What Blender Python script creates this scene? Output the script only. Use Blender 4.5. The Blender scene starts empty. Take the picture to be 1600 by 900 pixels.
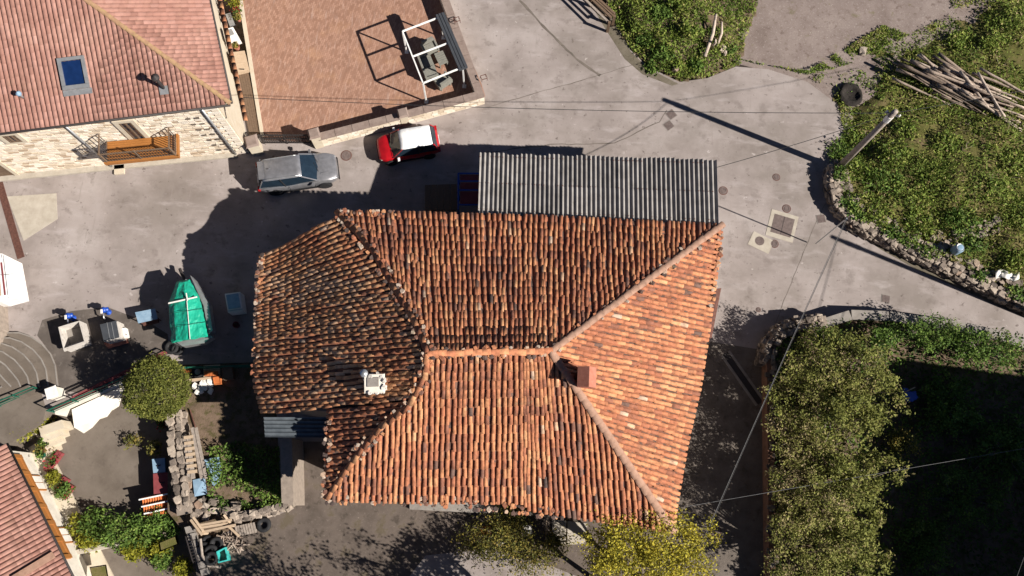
import bpy, math, random
import numpy as np
from mathutils import Vector, Matrix, noise

random.seed(7)
rng = np.random.default_rng(7)
scene = bpy.context.scene
R = math.radians

# ---------------------------------------------------------------- camera
F_PX, CAM_H = 1350.0, 46.0          # focal length in px of a 1600 px wide picture, flying height
NADIR = (780.0, 785.0)
TILT = math.atan(math.hypot(NADIR[0] - 800, NADIR[1] - 450) / F_PX)
ROLL = math.atan2(NADIR[0] - 800, NADIR[1] - 450)
_u0 = np.array([0, math.cos(TILT), math.sin(TILT)])
_r0 = np.array([1.0, 0, 0])
CF = np.array([0, math.sin(TILT), -math.cos(TILT)])
CR = math.cos(ROLL) * _r0 - math.sin(ROLL) * _u0
CU = math.sin(ROLL) * _r0 + math.cos(ROLL) * _u0
CC = np.array([0, 0, CAM_H])
cam_data = bpy.data.cameras.new('camera')
cam = bpy.data.objects.new('camera', cam_data)
scene.collection.objects.link(cam)
cam_data.sensor_width = 36.0
cam_data.lens = 36.0 * F_PX / 1600.0
cam_data.clip_end = 2000.0
cam.matrix_world = Matrix(((CR[0], CU[0], -CF[0], CC[0]), (CR[1], CU[1], -CF[1], CC[1]), (CR[2], CU[2], -CF[2], CC[2]), (0, 0, 0, 1)))
scene.camera = cam

# ---------------------------------------------------------------- sky, sun, exposure
SUN = Vector((1.33, -0.49, 1.0)).normalized()
SUN_EL = math.asin(SUN.z)
world = bpy.data.worlds.new('World')
scene.world = world
world.use_nodes = True
wn = world.node_tree.nodes
sky = wn.new('ShaderNodeTexSky')
sky.sky_type = 'NISHITA'
sky.sun_disc = False
sky.sun_elevation = SUN_EL
sky.sun_rotation = math.atan2(SUN.x, SUN.y)
sky.altitude = 900.0
sky.air_density = 0.35
sky.dust_density = 0.1
sky.ozone_density = 1.5
world.node_tree.links.new(sky.outputs[0], wn['Background'].inputs[0])
wn['Background'].inputs[1].default_value = 0.05
sd = bpy.data.lights.new('sun', 'SUN')
sd.energy = 5.0
sd.angle = R(0.5)
sd.color = (1.0, 0.93, 0.83)
sun = bpy.data.objects.new('sun', sd)
scene.collection.objects.link(sun)
sun.location = SUN * 60
sun.rotation_euler = SUN.to_track_quat('Z', 'Y').to_euler()
vs = scene.view_settings
vs.view_transform = 'Standard'
vs.look = 'None'
vs.exposure = 0.9
vs.gamma = 1.0
vs.use_curve_mapping = False
scene.cycles.use_denoising = True
scene.cycles.max_bounces = 6

# ---------------------------------------------------------------- helpers
def P(px, py, h=0.0):
    """point at height h that the photograph shows at pixel (px, py)"""
    d = (px - 800) * CR - (py - 450) * CU + F_PX * CF
    return CC + d * ((h - CAM_H) / d[2])

def PW(px, py, p0, n):
    """the same on a vertical plane through p0 with normal n"""
    d = (px - 800) * CR - (py - 450) * CU + F_PX * CF
    return CC + d * (np.dot(np.array(p0) - CC, n) / np.dot(d, n))

def Q(p):
    v = np.array(p, float) - CC
    z = v @ CF
    return 800 + F_PX * (v @ CR) / z, 450 - F_PX * (v @ CU) / z

def PP(pts, h=0.0):
    return [P(a[0], a[1], a[2] if len(a) > 2 else h) for a in pts]

def unit(v):
    v = np.array(v, float)
    return v / (np.linalg.norm(v) + 1e-9)

def inside(poly, x, y):
    c = False
    j = len(poly) - 1
    for i in range(len(poly)):
        xi, yi, xj, yj = poly[i][0], poly[i][1], poly[j][0], poly[j][1]
        if (yi > y) != (yj > y) and x < (xj - xi) * (y - yi) / (yj - yi) + xi:
            c = not c
        j = i
    return c

COL = scene.collection
WORLDM = {}

def props(o, label=None, cat=None, group=None, kind=None):
    if label: o['label'] = label
    if cat: o['category'] = cat
    if group: o['group'] = group
    if kind: o['kind'] = kind
    return o

def link(name, me, mat, parent, world_coords=True):
    if mat is not None:
        for m in (mat if isinstance(mat, (list, tuple)) else [mat]):
            me.materials.append(m)
    o = bpy.data.objects.new(name, me)
    COL.objects.link(o)
    if parent is not None:
        o.parent = parent
        if world_coords:
            o.matrix_parent_inverse = WORLDM[parent.name].inverted()
            WORLDM[o.name] = Matrix()
        else:
            WORLDM[o.name] = WORLDM[parent.name].copy()
    else:
        WORLDM[o.name] = o.matrix_basis.copy()
    return o

def thing(name, label, cat, loc=(0, 0, 0), rz=0.0, group=None):
    o = bpy.data.objects.new(name, None)
    COL.objects.link(o)
    o.empty_display_size = 0.2
    o.location = Vector([float(a) for a in loc])
    o.rotation_euler = (0, 0, rz)
    WORLDM[o.name] = Matrix.Translation(o.location) @ Matrix.Rotation(rz, 4, 'Z')
    return props(o, label, cat, group)

class MB:
    def __init__(s):
        s.v, s.f, s.t, s.m = [], [], [], []
        s.tint = 0.5
        s.mi = 0
    def add(s, vs_, fs, tint=None):
        b = len(s.v)
        s.v += [tuple(float(c) for c in p) for p in vs_]
        for f in fs:
            s.f.append([i + b for i in f])
            s.t.append(s.tint if tint is None else tint)
            s.m.append(s.mi)
        return s
    def box(s, c, size, rz=0.0, M=None, taper=1.0):
        a, b, h = size[0] / 2, size[1] / 2, size[2] / 2
        k = taper
        pts = [(-a, -b, -h), (a, -b, -h), (a, b, -h), (-a, b, -h), (-a * k, -b * k, h), (a * k, -b * k, h), (a * k, b * k, h), (-a * k, b * k, h)]
        MM = Matrix.Translation(Vector([float(x) for x in c])) @ (M if M is not None else Matrix.Rotation(rz, 4, 'Z'))
        return s.add([MM @ Vector(p) for p in pts], [(0, 3, 2, 1), (4, 5, 6, 7), (0, 1, 5, 4), (1, 2, 6, 5), (2, 3, 7, 6), (3, 0, 4, 7)])
    def prism(s, top, zb):
        """top: 3D points; extruded straight down to zb (number or per-point list)"""
        n = len(top)
        ar = sum(top[i][0] * top[(i + 1) % n][1] - top[(i + 1) % n][0] * top[i][1] for i in range(n))
        top = list(top) if ar > 0 else list(top)[::-1]
        bot = [(p[0], p[1], zb) for p in top]
        return s.add(list(top) + bot, [tuple(range(n)), tuple(range(2 * n - 1, n - 1, -1))] + [(i + n, (i + 1) % n + n, (i + 1) % n, i) for i in range(n)])
    def bar(s, p, q, w, h=None):
        """square bar from p to q"""
        p, q = np.array(p, float), np.array(q, float)
        d = unit(q - p)
        up = np.array([0, 0, 1.0]) if abs(d[2]) < .95 else np.array([1.0, 0, 0])
        l = unit(np.cross(d, up)) * w / 2
        u = unit(np.cross(l, d)) * (h or w) / 2
        pts = [p - l - u, p + l - u, p + l + u, p - l + u, q - l - u, q + l - u, q + l + u, q - l + u]
        return s.add(pts, [(3, 2, 1, 0), (4, 5, 6, 7), (0, 1, 5, 4), (1, 2, 6, 5), (2, 3, 7, 6), (3, 0, 4, 7)])
    def tube(s, pts, rad, n=8, cap=True):
        pts = [np.array(p, float) for p in pts]
        if not isinstance(rad, (list, tuple)): rad = [rad] * len(pts)
        vs_, fs = [], []
        ref = np.array([0.31, 0.57, 0.76])
        for i, p in enumerate(pts):
            d = unit(pts[min(i + 1, len(pts) - 1)] - pts[max(i - 1, 0)])
            if abs(d @ ref) > .95: ref = np.array([0.9, -.3, .1])
            a = unit(np.cross(d, ref)); b = np.cross(d, a)
            for k in range(n):
                t = 2 * math.pi * k / n
                vs_.append(p + rad[i] * (a * math.cos(t) + b * math.sin(t)))
        for i in range(len(pts) - 1):
            for k in range(n):
                fs.append((i * n + k, i * n + (k + 1) % n, (i + 1) * n + (k + 1) % n, (i + 1) * n + k))
        if cap:
            fs.append(tuple(range(n - 1, -1, -1)))
            fs.append(tuple(range((len(pts) - 1) * n, len(pts) * n)))
        return s.add(vs_, fs)
    def lathe(s, c, prof, n=16):
        vs_, fs = [], []
        for r, z in prof:
            for k in range(n):
                t = 2 * math.pi * k / n
                vs_.append((c[0] + r * math.cos(t), c[1] + r * math.sin(t), c[2] + z))
        for i in range(len(prof) - 1):
            for k in range(n):
                fs.append((i * n + k, i * n + (k + 1) % n, (i + 1) * n + (k + 1) % n, (i + 1) * n + k))
        if prof[0][0] > 1e-4: fs.append(tuple(range(n - 1, -1, -1)))
        if prof[-1][0] > 1e-4: fs.append(tuple(range((len(prof) - 1) * n, len(prof) * n)))
        return s.add(vs_, fs)
    def torus(s, c, R1, r, n=18, m=8, M=None):
        vs_, fs = [], []
        for i in range(n):
            a = 2 * math.pi * i / n
            for k in range(m):
                b = 2 * math.pi * k / m
                p = Vector(((R1 + r * math.cos(b)) * math.cos(a), (R1 + r * math.cos(b)) * math.sin(a), r * 1.15 * math.sin(b)))
                if M is not None: p = M @ p
                vs_.append((c[0] + p[0], c[1] + p[1], c[2] + p[2]))
                fs.append((i * m + k, ((i + 1) % n) * m + k, ((i + 1) % n) * m + (k + 1) % m, i * m + (k + 1) % m))
        return s.add(vs_, fs)
    def mesh(s, name, shift=None):
        me = bpy.data.meshes.new(name)
        vv = s.v if shift is None else [(a - shift[0], b - shift[1], c - shift[2]) for a, b, c in s.v]
        me.from_pydata(vv, [], s.f)
        at = me.attributes.new('tint', 'FLOAT', 'FACE')
        at.data.foreach_set('value', s.t)
        if any(s.m): me.polygons.foreach_set('material_index', s.m)
        me.update()
        return me
    def build(s, name, mat, parent=None, smooth=False, label=None, cat=None, group=None, kind=None, local=False):
        shift = None
        if parent is None and s.v and not local:
            a = np.array(s.v)
            shift = (float(a[:, 0].mean()), float(a[:, 1].mean()), float(a[:, 2].min()))
        me = s.mesh(name, shift)
        o = link(name, me, mat, parent, not local)
        if shift is not None:
            o.location = shift
            WORLDM[o.name] = Matrix.Translation(Vector(shift))
        if smooth: me.polygons.foreach_set('use_smooth', [True] * len(me.polygons))
        return props(o, label, cat, group, kind)

def put(name, me, parent, M, world_M=True):
    """one more object on shared mesh data, at world matrix M under parent"""
    o = bpy.data.objects.new(name, me)
    COL.objects.link(o)
    if parent is not None:
        o.parent = parent
        o.matrix_parent_inverse = WORLDM[parent.name].inverted()
    o.matrix_basis = M
    WORLDM[o.name] = M
    return o

def copy_tree(o, parent=None):
    c = o.copy(); COL.objects.link(c)
    c.parent = parent
    for ch in [x for x in COL.objects if x.parent == o]:
        copy_tree(ch, c)
    return c

def np_mesh(name, verts, faces, tint, mat, parent=None, kind=None, k=4, smooth=False):
    """verts (N,3), faces (M,k) arrays"""
    me = bpy.data.meshes.new(name)
    n, m = len(verts), len(faces)
    me.vertices.add(n); me.vertices.foreach_set('co', np.asarray(verts, np.float32).ravel())
    me.loops.add(m * k); me.loops.foreach_set('vertex_index', np.asarray(faces, np.int32).ravel())
    me.polygons.add(m)
    me.polygons.foreach_set('loop_start', np.arange(0, m * k, k, dtype=np.int32))
    me.update(calc_edges=True)
    at = me.attributes.new('tint', 'FLOAT', 'FACE')
    at.data.foreach_set('value', np.asarray(tint, np.float32))
    if smooth: me.polygons.foreach_set('use_smooth', [True] * m)
    o = link(name, me, mat, parent)
    if kind: o['kind'] = kind
    return o

# ---------------------------------------------------------------- materials
def lin(c):
    c = c / 255.0
    return c / 12.92 if c <= .04045 else ((c + .055) / 1.055) ** 2.4

def A(r, g, b, k=1.0):
    """base colour whose sunlit surface shows about (r, g, b) under this sun and exposure"""
    return (min(.85, lin(r) / 1.7 * k), min(.85, lin(g) / 1.62 * k), min(.85, lin(b) / 1.5 * k))

def ramp(nt, fac, stops):
    n = nt.nodes.new('ShaderNodeValToRGB')
    el = n.color_ramp.elements
    while len(el) < len(stops): el.new(0.5)
    for e, (p, c) in zip(el, stops):
        e.position = p
        e.color = (c[0], c[1], c[2], 1) if isinstance(c, (tuple, list)) else (c, c, c, 1)
    nt.links.new(fac, n.inputs[0])
    return n.outputs[0]

def nz(nt, pos, scale, detail=5, rough=.6, stretch=None, rot=0.0):
    if stretch is not None or rot:
        mp = nt.nodes.new('ShaderNodeMapping')
        mp.inputs['Rotation'].default_value = (0, 0, rot)
        mp.inputs['Scale'].default_value = stretch or (1, 1, 1)
        nt.links.new(pos, mp.inputs[0]); pos = mp.outputs[0]
    n = nt.nodes.new('ShaderNodeTexNoise')
    n.inputs['Scale'].default_value = scale
    n.inputs['Detail'].default_value = detail
    n.inputs['Roughness'].default_value = rough
    nt.links.new(pos, n.inputs['Vector'])
    return n.outputs[0]

def mul(nt, a, b, mode='MULTIPLY', fac=1.0):
    m = nt.nodes.new('ShaderNodeMix')
    m.data_type = 'RGBA'; m.blend_type = mode
    if isinstance(fac, float): m.inputs[0].default_value = fac
    else: nt.links.new(fac, m.inputs[0])
    for s_, v in ((m.inputs[6], a), (m.inputs[7], b)):
        if isinstance(v, (tuple, list)): s_.default_value = (v[0], v[1], v[2], 1)
        else: nt.links.new(v, s_)
    return m.outputs[2]

def mk(name, cols, scale=3.0, detail=5, rough=.85, bump=0.0, bscale=25.0, tint=None, spec=.25, metal=0.0, stretch=None, rot=0.0, layers=(), transl=0.0, coat=0.0):
    """cols: ramp stops over noise of world position (or one colour). tint: ramp over the 'tint' attribute, multiplied by cols.
    layers: (scale, stops, colour or None, stretch) laid over the base by a second noise"""
    m = bpy.data.materials.new(name)
    m.use_nodes = True
    nt = m.node_tree
    bs = nt.nodes['Principled BSDF']
    geo = nt.nodes.new('ShaderNodeNewGeometry')
    pos = geo.outputs['Position']
    if isinstance(cols, tuple): cols = [(0.3, tuple(c * .85 for c in cols)), (0.7, tuple(min(.9, c * 1.12) for c in cols))]
    c = ramp(nt, nz(nt, pos, scale, detail, .6, stretch, rot), cols)
    if tint:
        at = nt.nodes.new('ShaderNodeAttribute'); at.attribute_name = 'tint'
        c = mul(nt, ramp(nt, at.outputs['Fac'], tint), c)
    for ly in layers:
        f = ramp(nt, nz(nt, pos, ly[0], 6, .65, ly[3] if len(ly) > 3 else None, ly[4] if len(ly) > 4 else 0.0), ly[1])
        c = mul(nt, c, ly[2], 'MIX', f)
    nt.links.new(c, bs.inputs['Base Color'])
    bs.inputs['Roughness'].default_value = rough
    bs.inputs['Specular IOR Level'].default_value = spec
    bs.inputs['Metallic'].default_value = metal
    bs.inputs['Coat Weight'].default_value = coat
    if bump:
        bp = nt.nodes.new('ShaderNodeBump')
        bp.inputs['Strength'].default_value = min(1.0, bump)
        bp.inputs['Distance'].default_value = .03
        nt.links.new(nz(nt, pos, bscale, 4, .6), bp.inputs['Height'])
        nt.links.new(bp.outputs[0], bs.inputs['Normal'])
    if transl:
        tr = nt.nodes.new('ShaderNodeBsdfTranslucent'); nt.links.new(c, tr.inputs[0])
        mx = nt.nodes.new('ShaderNodeMixShader'); mx.inputs[0].default_value = transl
        nt.links.new(bs.outputs[0], mx.inputs[1]); nt.links.new(tr.outputs[0], mx.inputs[2])
        nt.links.new(mx.outputs[0], nt.nodes['Material Output'].inputs[0])
    return m

G = lambda *s: [(p, v) for p, v in s]
M = {}
M['road'] = mk('road_concrete', [(.25, A(160, 146, 137)), (.5, A(184, 169, 160)), (.75, A(204, 190, 181))], .35, 8, .9, .25, 60,
    layers=[(.22, G((.46, 0), (.62, .7)), A(150, 137, 126)), (1.1, G((.55, 0), (.66, .6)), A(142, 128, 119)), (3.2, G((.62, 0), (.67, .8)), A(118, 104, 96)), (.7, G((.56, 0), (.7, .4)), A(140, 127, 118), (.5, 1.6, 1), .12), (1.9, G((.66, 0), (.69, .7)), A(222, 208, 198)), (.5, G((.55, 0), (.75, .6)), A(214, 200, 193), (1, 3.0, 1)), (30, G((.58, 0), (.68, .5)), A(136, 122, 113)), (.9, G((.6, 0), (.66, .5)), A(170, 155, 146), (6, .5, 1), .35)])
M['asphalt'] = mk('old_asphalt', [(.3, A(100, 88, 78)), (.7, A(138, 122, 110))], .8, 8, .95, .5, 50,
    layers=[(2.2, G((.55, 0), (.65, .7)), A(82, 72, 62)), (9, G((.6, 0), (.7, .6)), A(176, 160, 146)), (.8, G((.55, 0), (.62, .6)), A(104, 92, 66))])
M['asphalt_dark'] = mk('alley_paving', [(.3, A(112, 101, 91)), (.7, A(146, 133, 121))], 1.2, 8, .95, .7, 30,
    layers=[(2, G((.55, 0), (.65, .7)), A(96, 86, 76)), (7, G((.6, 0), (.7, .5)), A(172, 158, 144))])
M['patio'] = mk('patio_concrete', [(.3, A(118, 105, 92)), (.7, A(146, 132, 118))], .7, 8, .95, .3, 50,
    layers=[(3, G((.55, 0), (.7, .5)), A(104, 92, 82)), (22, G((.6, 0), (.7, .4)), A(165, 152, 138))])
M['concrete'] = mk('pale_concrete', [(.3, A(196, 182, 162)), (.7, A(222, 208, 188))], 2.5, 8, .9, .3, 40, stretch=(1, 1, 1), layers=[(7, G((.55, 0), (.7, .5)), A(176, 160, 140), (8, .6, 1), .25)])
M['grey_concrete'] = mk('grey_concrete', [(.3, A(150, 140, 130)), (.7, A(186, 175, 163))], 3, 8, .9, .4, 40, layers=[(6, G((.55, 0), (.7, .5)), A(120, 110, 100))])
M['dirt'] = mk('bare_dirt', [(.25, A(110, 90, 74)), (.5, A(146, 124, 106)), (.8, A(176, 156, 138))], .8, 9, .95, .8, 18,
    layers=[(1.8, G((.52, 0), (.62, .8)), A(92, 88, 48)), (12, G((.6, 0), (.68, .7)), A(196, 180, 165))])
M['gravel'] = mk('gravel_track', [(.25, A(136, 118, 108)), (.5, A(160, 142, 132)), (.8, A(184, 166, 154))], .6, 9, .95, .6, 30,
    layers=[(2.2, G((.56, 0), (.66, .7)), A(120, 100, 90)), (9, G((.58, 0), (.66, .7)), A(206, 192, 180)), (28, G((.56, 0), (.64, .6)), A(112, 98, 88)), (4, G((.58, 0), (.66, .6)), A(124, 106, 92)), (1.3, G((.6, 0), (.7, .5)), A(120, 112, 66))])
M['soil'] = mk('hill_soil', [(.25, A(92, 96, 40)), (.5, A(116, 110, 58)), (.8, A(154, 128, 96))], 1.3, 8, .95, .9, 14)
M['soil_dry'] = mk('dry_soil', [(.25, A(96, 80, 62)), (.5, A(132, 110, 90)), (.8, A(156, 130, 110))], 1.3, 8, .95, .9, 14, layers=[(2.5, G((.5, 0), (.6, .8)), A(92, 86, 48))])
TILE_T = [(0.0, (.075, .055, .05)), (.10, (.14, .085, .068)), (.22, (.23, .098, .064)), (.4, (.36, .135, .072)), (.62, (.47, .21, .105)), (.8, (.54, .285, .145)), (.9, (.50, .32, .21)), (1.0, (.40, .32, .26))]
M['tile'] = mk('clay_tile', G((.28, .5), (.5, .92), (.72, 1.2)), 4.5, 9, .9, .5, 40, tint=TILE_T,
    layers=[(2.6, G((.62, 0), (.74, .45)), (.12, .075, .06)), (11, G((.64, 0), (.72, .5)), (.09, .06, .05)), (17, G((.70, 0), (.76, .5)), (.46, .36, .26)), (.8, G((.58, 0), (.72, .5)), (.17, .10, .07)), (1.7, G((.66, 0), (.74, .6)), (.21, .18, .10))])
M['mortar'] = mk('ridge_mortar', [(.3, (.24, .14, .10)), (.7, (.34, .21, .155))], 5, 8, .9, .5, 30, layers=[(9, G((.6, 0), (.7, .7)), (.12, .10, .085))])
M['newtile'] = mk('concrete_roof_tile', G((.3, .85), (.7, 1.1)), 2, 8, .8, .25, 50, tint=[(0, (.185, .092, .073)), (.5, (.275, .142, .114)), (1, (.345, .195, .165))],
    layers=[(1.5, G((.55, 0), (.75, .5)), (.27, .165, .12)), (7, G((.62, 0), (.7, .4)), (.20, .13, .10)), (.5, G((.5, 0), (.7, .4)), (.38, .235, .19))])
M['hiptile'] = mk('lichen_hip_tile', [(.3, (.20, .12, .075)), (.7, (.29, .18, .105))], 5, 8, .9, .4, 30, layers=[(6, G((.5, 0), (.6, .6)), (.27, .20, .085)), (9, G((.6, 0), (.68, .6)), (.12, .08, .06))])
M['fibro'] = mk('fibre_cement', [(.25, A(150, 142, 134)), (.5, A(178, 169, 160)), (.8, A(196, 188, 180))], 2, 8, .9, .3, 60, tint=[(0, .72), (1, 1.0)], layers=[(14, G((.60, 0), (.68, .55)), A(96, 90, 84)), (2.4, G((.58, 0), (.7, .4)), A(120, 110, 98)), (24, G((.72, 0), (.75, .6)), A(230, 225, 215))])
M['tin'] = mk('dark_tin', [(.3, (.07, .085, .10)), (.7, (.13, .15, .17))], 3, 8, .55, .2, 30, metal=.3)
M['plaster'] = mk('cream_plaster', [(.3, A(226, 206, 176)), (.7, A(240, 224, 198))], 2, 8, .9, .2, 40, layers=[(5, G((.6, 0), (.7, .3)), A(206, 186, 158))])
M['white'] = mk('white_paint', [(.3, (.62, .60, .57)), (.7, (.78, .76, .72))], 2, 6, .7, .1, 30)
M['whitewall'] = mk('whitewash', [(.3, (.55, .51, .45)), (.7, (.72, .68, .61))], 2, 8, .9, .3, 30, layers=[(2, G((.6, 0), (.7, .5)), (.36, .32, .27))])
STONE_T = [(0, (.10, .082, .07)), (.3, (.20, .165, .14)), (.6, (.29, .24, .20)), (.85, (.38, .32, .265)), (1, (.27, .18, .13))]
M['stone'] = mk('rough_stone', G((.3, .75), (.7, 1.12)), 5, 8, .95, .7, 25, tint=STONE_T, layers=[(4, G((.62, 0), (.72, .5)), (.16, .15, .10))])
M['facade'] = mk('facade_mortar', [(.3, (.56, .49, .40)), (.7, (.68, .61, .52))], 3, 8, .95, .5, 20, layers=[(5, G((.6, 0), (.7, .35)), (.44, .35, .26))])
M['facestone'] = mk('facade_stone', G((.3, .85), (.7, 1.1)), 5, 8, .95, .5, 25, tint=[(0, (.38, .29, .21)), (.3, (.54, .46, .36)), (.6, (.64, .56, .46)), (1, (.70, .64, .56))])
M['coping'] = mk('coping_stone', [(.3, A(150, 128, 116)), (.7, A(178, 156, 142))], 3, 8, .9, .3, 30)
M['wood_orange'] = mk('varnished_wood', [(.3, (.26, .10, .025)), (.7, (.36, .155, .045))], 6, 6, .55, .1, 30, stretch=(1, 6, 6))
M['wood_brown'] = mk('brown_timber', [(.3, (.10, .066, .044)), (.7, (.17, .115, .078))], 6, 6, .85, .2, 30, stretch=(1, 6, 1))
M['wood_pale'] = mk('pale_timber', [(.3, (.36, .27, .185)), (.7, (.48, .37, .27))], 6, 6, .8, .2, 30, stretch=(1, 6, 1))
M['wood_grey'] = mk('weathered_timber', [(.3, (.20, .165, .14)), (.7, (.36, .31, .27))], 6, 6, .9, .3, 30)
M['log'] = mk('barkless_log', G((.3, .65), (.7, 1.1)), 5, 8, .9, .6, 20, tint=[(0, (.17, .13, .105)), (.5, (.34, .265, .215)), (1, (.52, .43, .36))], layers=[(6, G((.55, 0), (.62, .6)), (.12, .085, .062))])
M['bark'] = mk('bark', [(.3, (.07, .055, .045)), (.7, (.15, .125, .105))], 8, 8, .95, .8, 20)
M['iron'] = mk('dark_iron', (.035, .03, .03), 4, 4, .6)
M['darkgrey'] = mk('charcoal_fabric', (.045, .05, .06), 4, 4, .85)
M['greyfurn'] = mk('grey_rattan', [(.3, (.14, .14, .125)), (.7, (.22, .215, .19))], 12, 4, .8, .3, 60)
M['rust'] = mk('rusty_iron', [(.3, (.07, .032, .026)), (.7, (.14, .065, .05))], 8, 8, .9, .5, 40)
M['hollow'] = mk('black_hollow', [(.3, (.012, .010, .009)), (.7, (.035, .03, .027))], 8, 8, .95, .8, 20)
M['manhole'] = mk('manhole_iron', [(.3, (.10, .076, .072)), (.7, (.16, .125, .118))], 6, 6, .8, .4, 60)
M['brownred'] = mk('brown_wall', [(.3, (.13, .070, .048)), (.7, (.21, .12, .085))], 2, 8, .95, .6, 20, layers=[(3, G((.55, 0), (.65, .6)), (.10, .07, .05))])
M['green_paint'] = mk('green_paint', (.012, .09, .06), 4, 4, .5)
M['moss'] = mk('mossy_gutter', [(.3, A(112, 102, 84)), (.7, A(140, 128, 110))], 1.5, 8, .95, .5, 40, layers=[(5, G((.55, 0), (.65, .6)), A(92, 86, 62))])
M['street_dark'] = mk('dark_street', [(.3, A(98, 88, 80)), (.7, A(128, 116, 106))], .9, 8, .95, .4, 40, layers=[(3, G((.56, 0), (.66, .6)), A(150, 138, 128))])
M['offwhite'] = mk('worn_white', [(.3, (.40, .37, .34)), (.7, (.56, .53, .50))], 4, 8, .8, .2, 30, layers=[(6, G((.6, 0), (.68, .6)), (.22, .18, .15))])
M['green_tarp'] = mk('green_tarp', [(.3, (.008, .26, .17)), (.7, (.014, .36, .245))], 2.5, 6, .5, .5, 9)
M['blue'] = mk('blue_plastic', (.012, .06, .34), 4, 4, .4, spec=.5)
M['blue_pale'] = mk('pale_blue_sheet', [(.3, (.17, .27, .38)), (.7, (.26, .37, .48))], 4, 6, .5)
M['cyan'] = mk('turquoise_plastic', (.05, .42, .40), 4, 4, .5)
M['red_dark'] = mk('dark_red_paint', (.20, .045, .05), 4, 4, .7)
M['terracotta'] = mk('terracotta', [(.3, (.32, .12, .08)), (.7, (.42, .17, .12))], 5, 6, .85, .3, 40)
M['orange_tile'] = mk('orange_brick_tile', [(.3, (.38, .10, .03)), (.7, (.50, .16, .05))], 5, 6, .85, .3, 40)
M['rubber'] = mk('tyre_rubber', (.018, .018, .02), 6, 4, .85)
M['rim'] = mk('alloy_rim', (.35, .35, .36), 6, 3, .35, metal=.8)
M['metal'] = mk('galvanised_metal', (.45, .46, .47), 4, 5, .4, metal=.7)
M['whitemetal'] = mk('white_metal', (.74, .74, .73), 4, 3, .45)
M['glass'] = mk('dark_glass', (.012, .022, .035), 4, 2, .06, spec=.8)
M['windowglass'] = mk('window_glass', (.006, .02, .075), 4, 2, .08, spec=.8)
M['car_grey'] = mk('car_paint_grey', (.27, .27, .29), 4, 2, .32, metal=.55, coat=.7)
M['car_red'] = mk('car_paint_red', (.42, .008, .014), 4, 2, .35, metal=.1, coat=.7)
M['car_white'] = mk('car_paint_white', (.80, .80, .80), 4, 2, .35, coat=.6)
M['car_black'] = mk('car_black_trim', (.015, .015, .017), 4, 2, .45)
M['lamp'] = mk('lamp_glass', (.5, .5, .48), 4, 2, .15, spec=.7)
M['tail'] = mk('tail_lamp', (.35, .01, .012), 4, 2, .2, spec=.7)
M['cable'] = mk('cable', (.10, .10, .105), 4, 2, .7)
M['cable_dark'] = mk('dark_cable', (.03, .03, .032), 4, 2, .7)
def leafmat(name, stops, tr=.25):
    return mk(name, G((.3, .72), (.7, 1.2)), 1.0, 6, .7, tint=stops, spec=.2, transl=tr)
M['grass'] = leafmat('grass_blades', [(0, (.045, .075, .013)), (.35, (.12, .18, .03)), (.6, (.19, .25, .045)), (.8, (.27, .29, .07)), (.92, (.34, .29, .12)), (1, (.40, .30, .19))])
M['weeds'] = leafmat('weed_leaves', [(0, (.03, .06, .012)), (.4, (.08, .145, .026)), (.8, (.16, .24, .045)), (1, (.26, .27, .09))])
M['olive'] = leafmat('olive_bush_leaves', [(0, (.075, .09, .02)), (.35, (.17, .185, .045)), (.65, (.23, .24, .06)), (.8, (.26, .225, .09)), (1, (.33, .26, .15))])
M['boxleaf'] = leafmat('clipped_box_leaves', [(0, (.05, .065, .012)), (.5, (.125, .14, .028)), (1, (.22, .215, .05))])
M['hedge'] = leafmat('yellow_hedge_leaves', [(0, (.08, .10, .01)), (.5, (.22, .22, .02)), (1, (.36, .33, .04))])
M['yellow'] = leafmat('autumn_yellow_leaves', [(0, (.14, .14, .02)), (.35, (.30, .27, .035)), (.75, (.50, .42, .045)), (1, (.24, .27, .06))])
M['autumn'] = leafmat('autumn_mixed_leaves', [(0, (.05, .06, .015)), (.4, (.12, .125, .03)), (.7, (.23, .19, .04)), (1, (.32, .22, .06))])
M['flower'] = leafmat('red_flowers', [(0, (.05, .10, .02)), (.6, (.10, .16, .03)), (.7, (.35, .02, .03)), (1, (.45, .04, .05))])

# foliage and rocks --------------------------------------------------------
def leaf_cloud(name, cen, size, tint, mat, parent=None, kind=None, flat=0.35, aspect=.6):
    """one diamond leaf per centre, random attitude; flat > 0 turns leaves upwards"""
    cen = np.asarray(cen, float); n = len(cen)
    size = np.broadcast_to(np.asarray(size, float), (n,))
    nrm = rng.normal(size=(n, 3)); nrm /= np.linalg.norm(nrm, axis=1)[:, None]
    nrm[:, 2] = np.abs(nrm[:, 2]) + flat
    nrm /= np.linalg.norm(nrm, axis=1)[:, None]
    a = np.cross(nrm, rng.normal(size=(n, 3))); a /= np.linalg.norm(a, axis=1)[:, None] + 1e-9
    b = np.cross(nrm, a)
    s_ = size[:, None]
    v = np.stack([cen - a * s_, cen - b * s_ * aspect + a * s_ * .1, cen + a * s_, cen + b * s_ * aspect + a * s_ * .1], 1).reshape(-1, 3)
    f = np.arange(n * 4).reshape(n, 4)
    return np_mesh(name, v, f, tint, mat, parent, kind)

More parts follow.
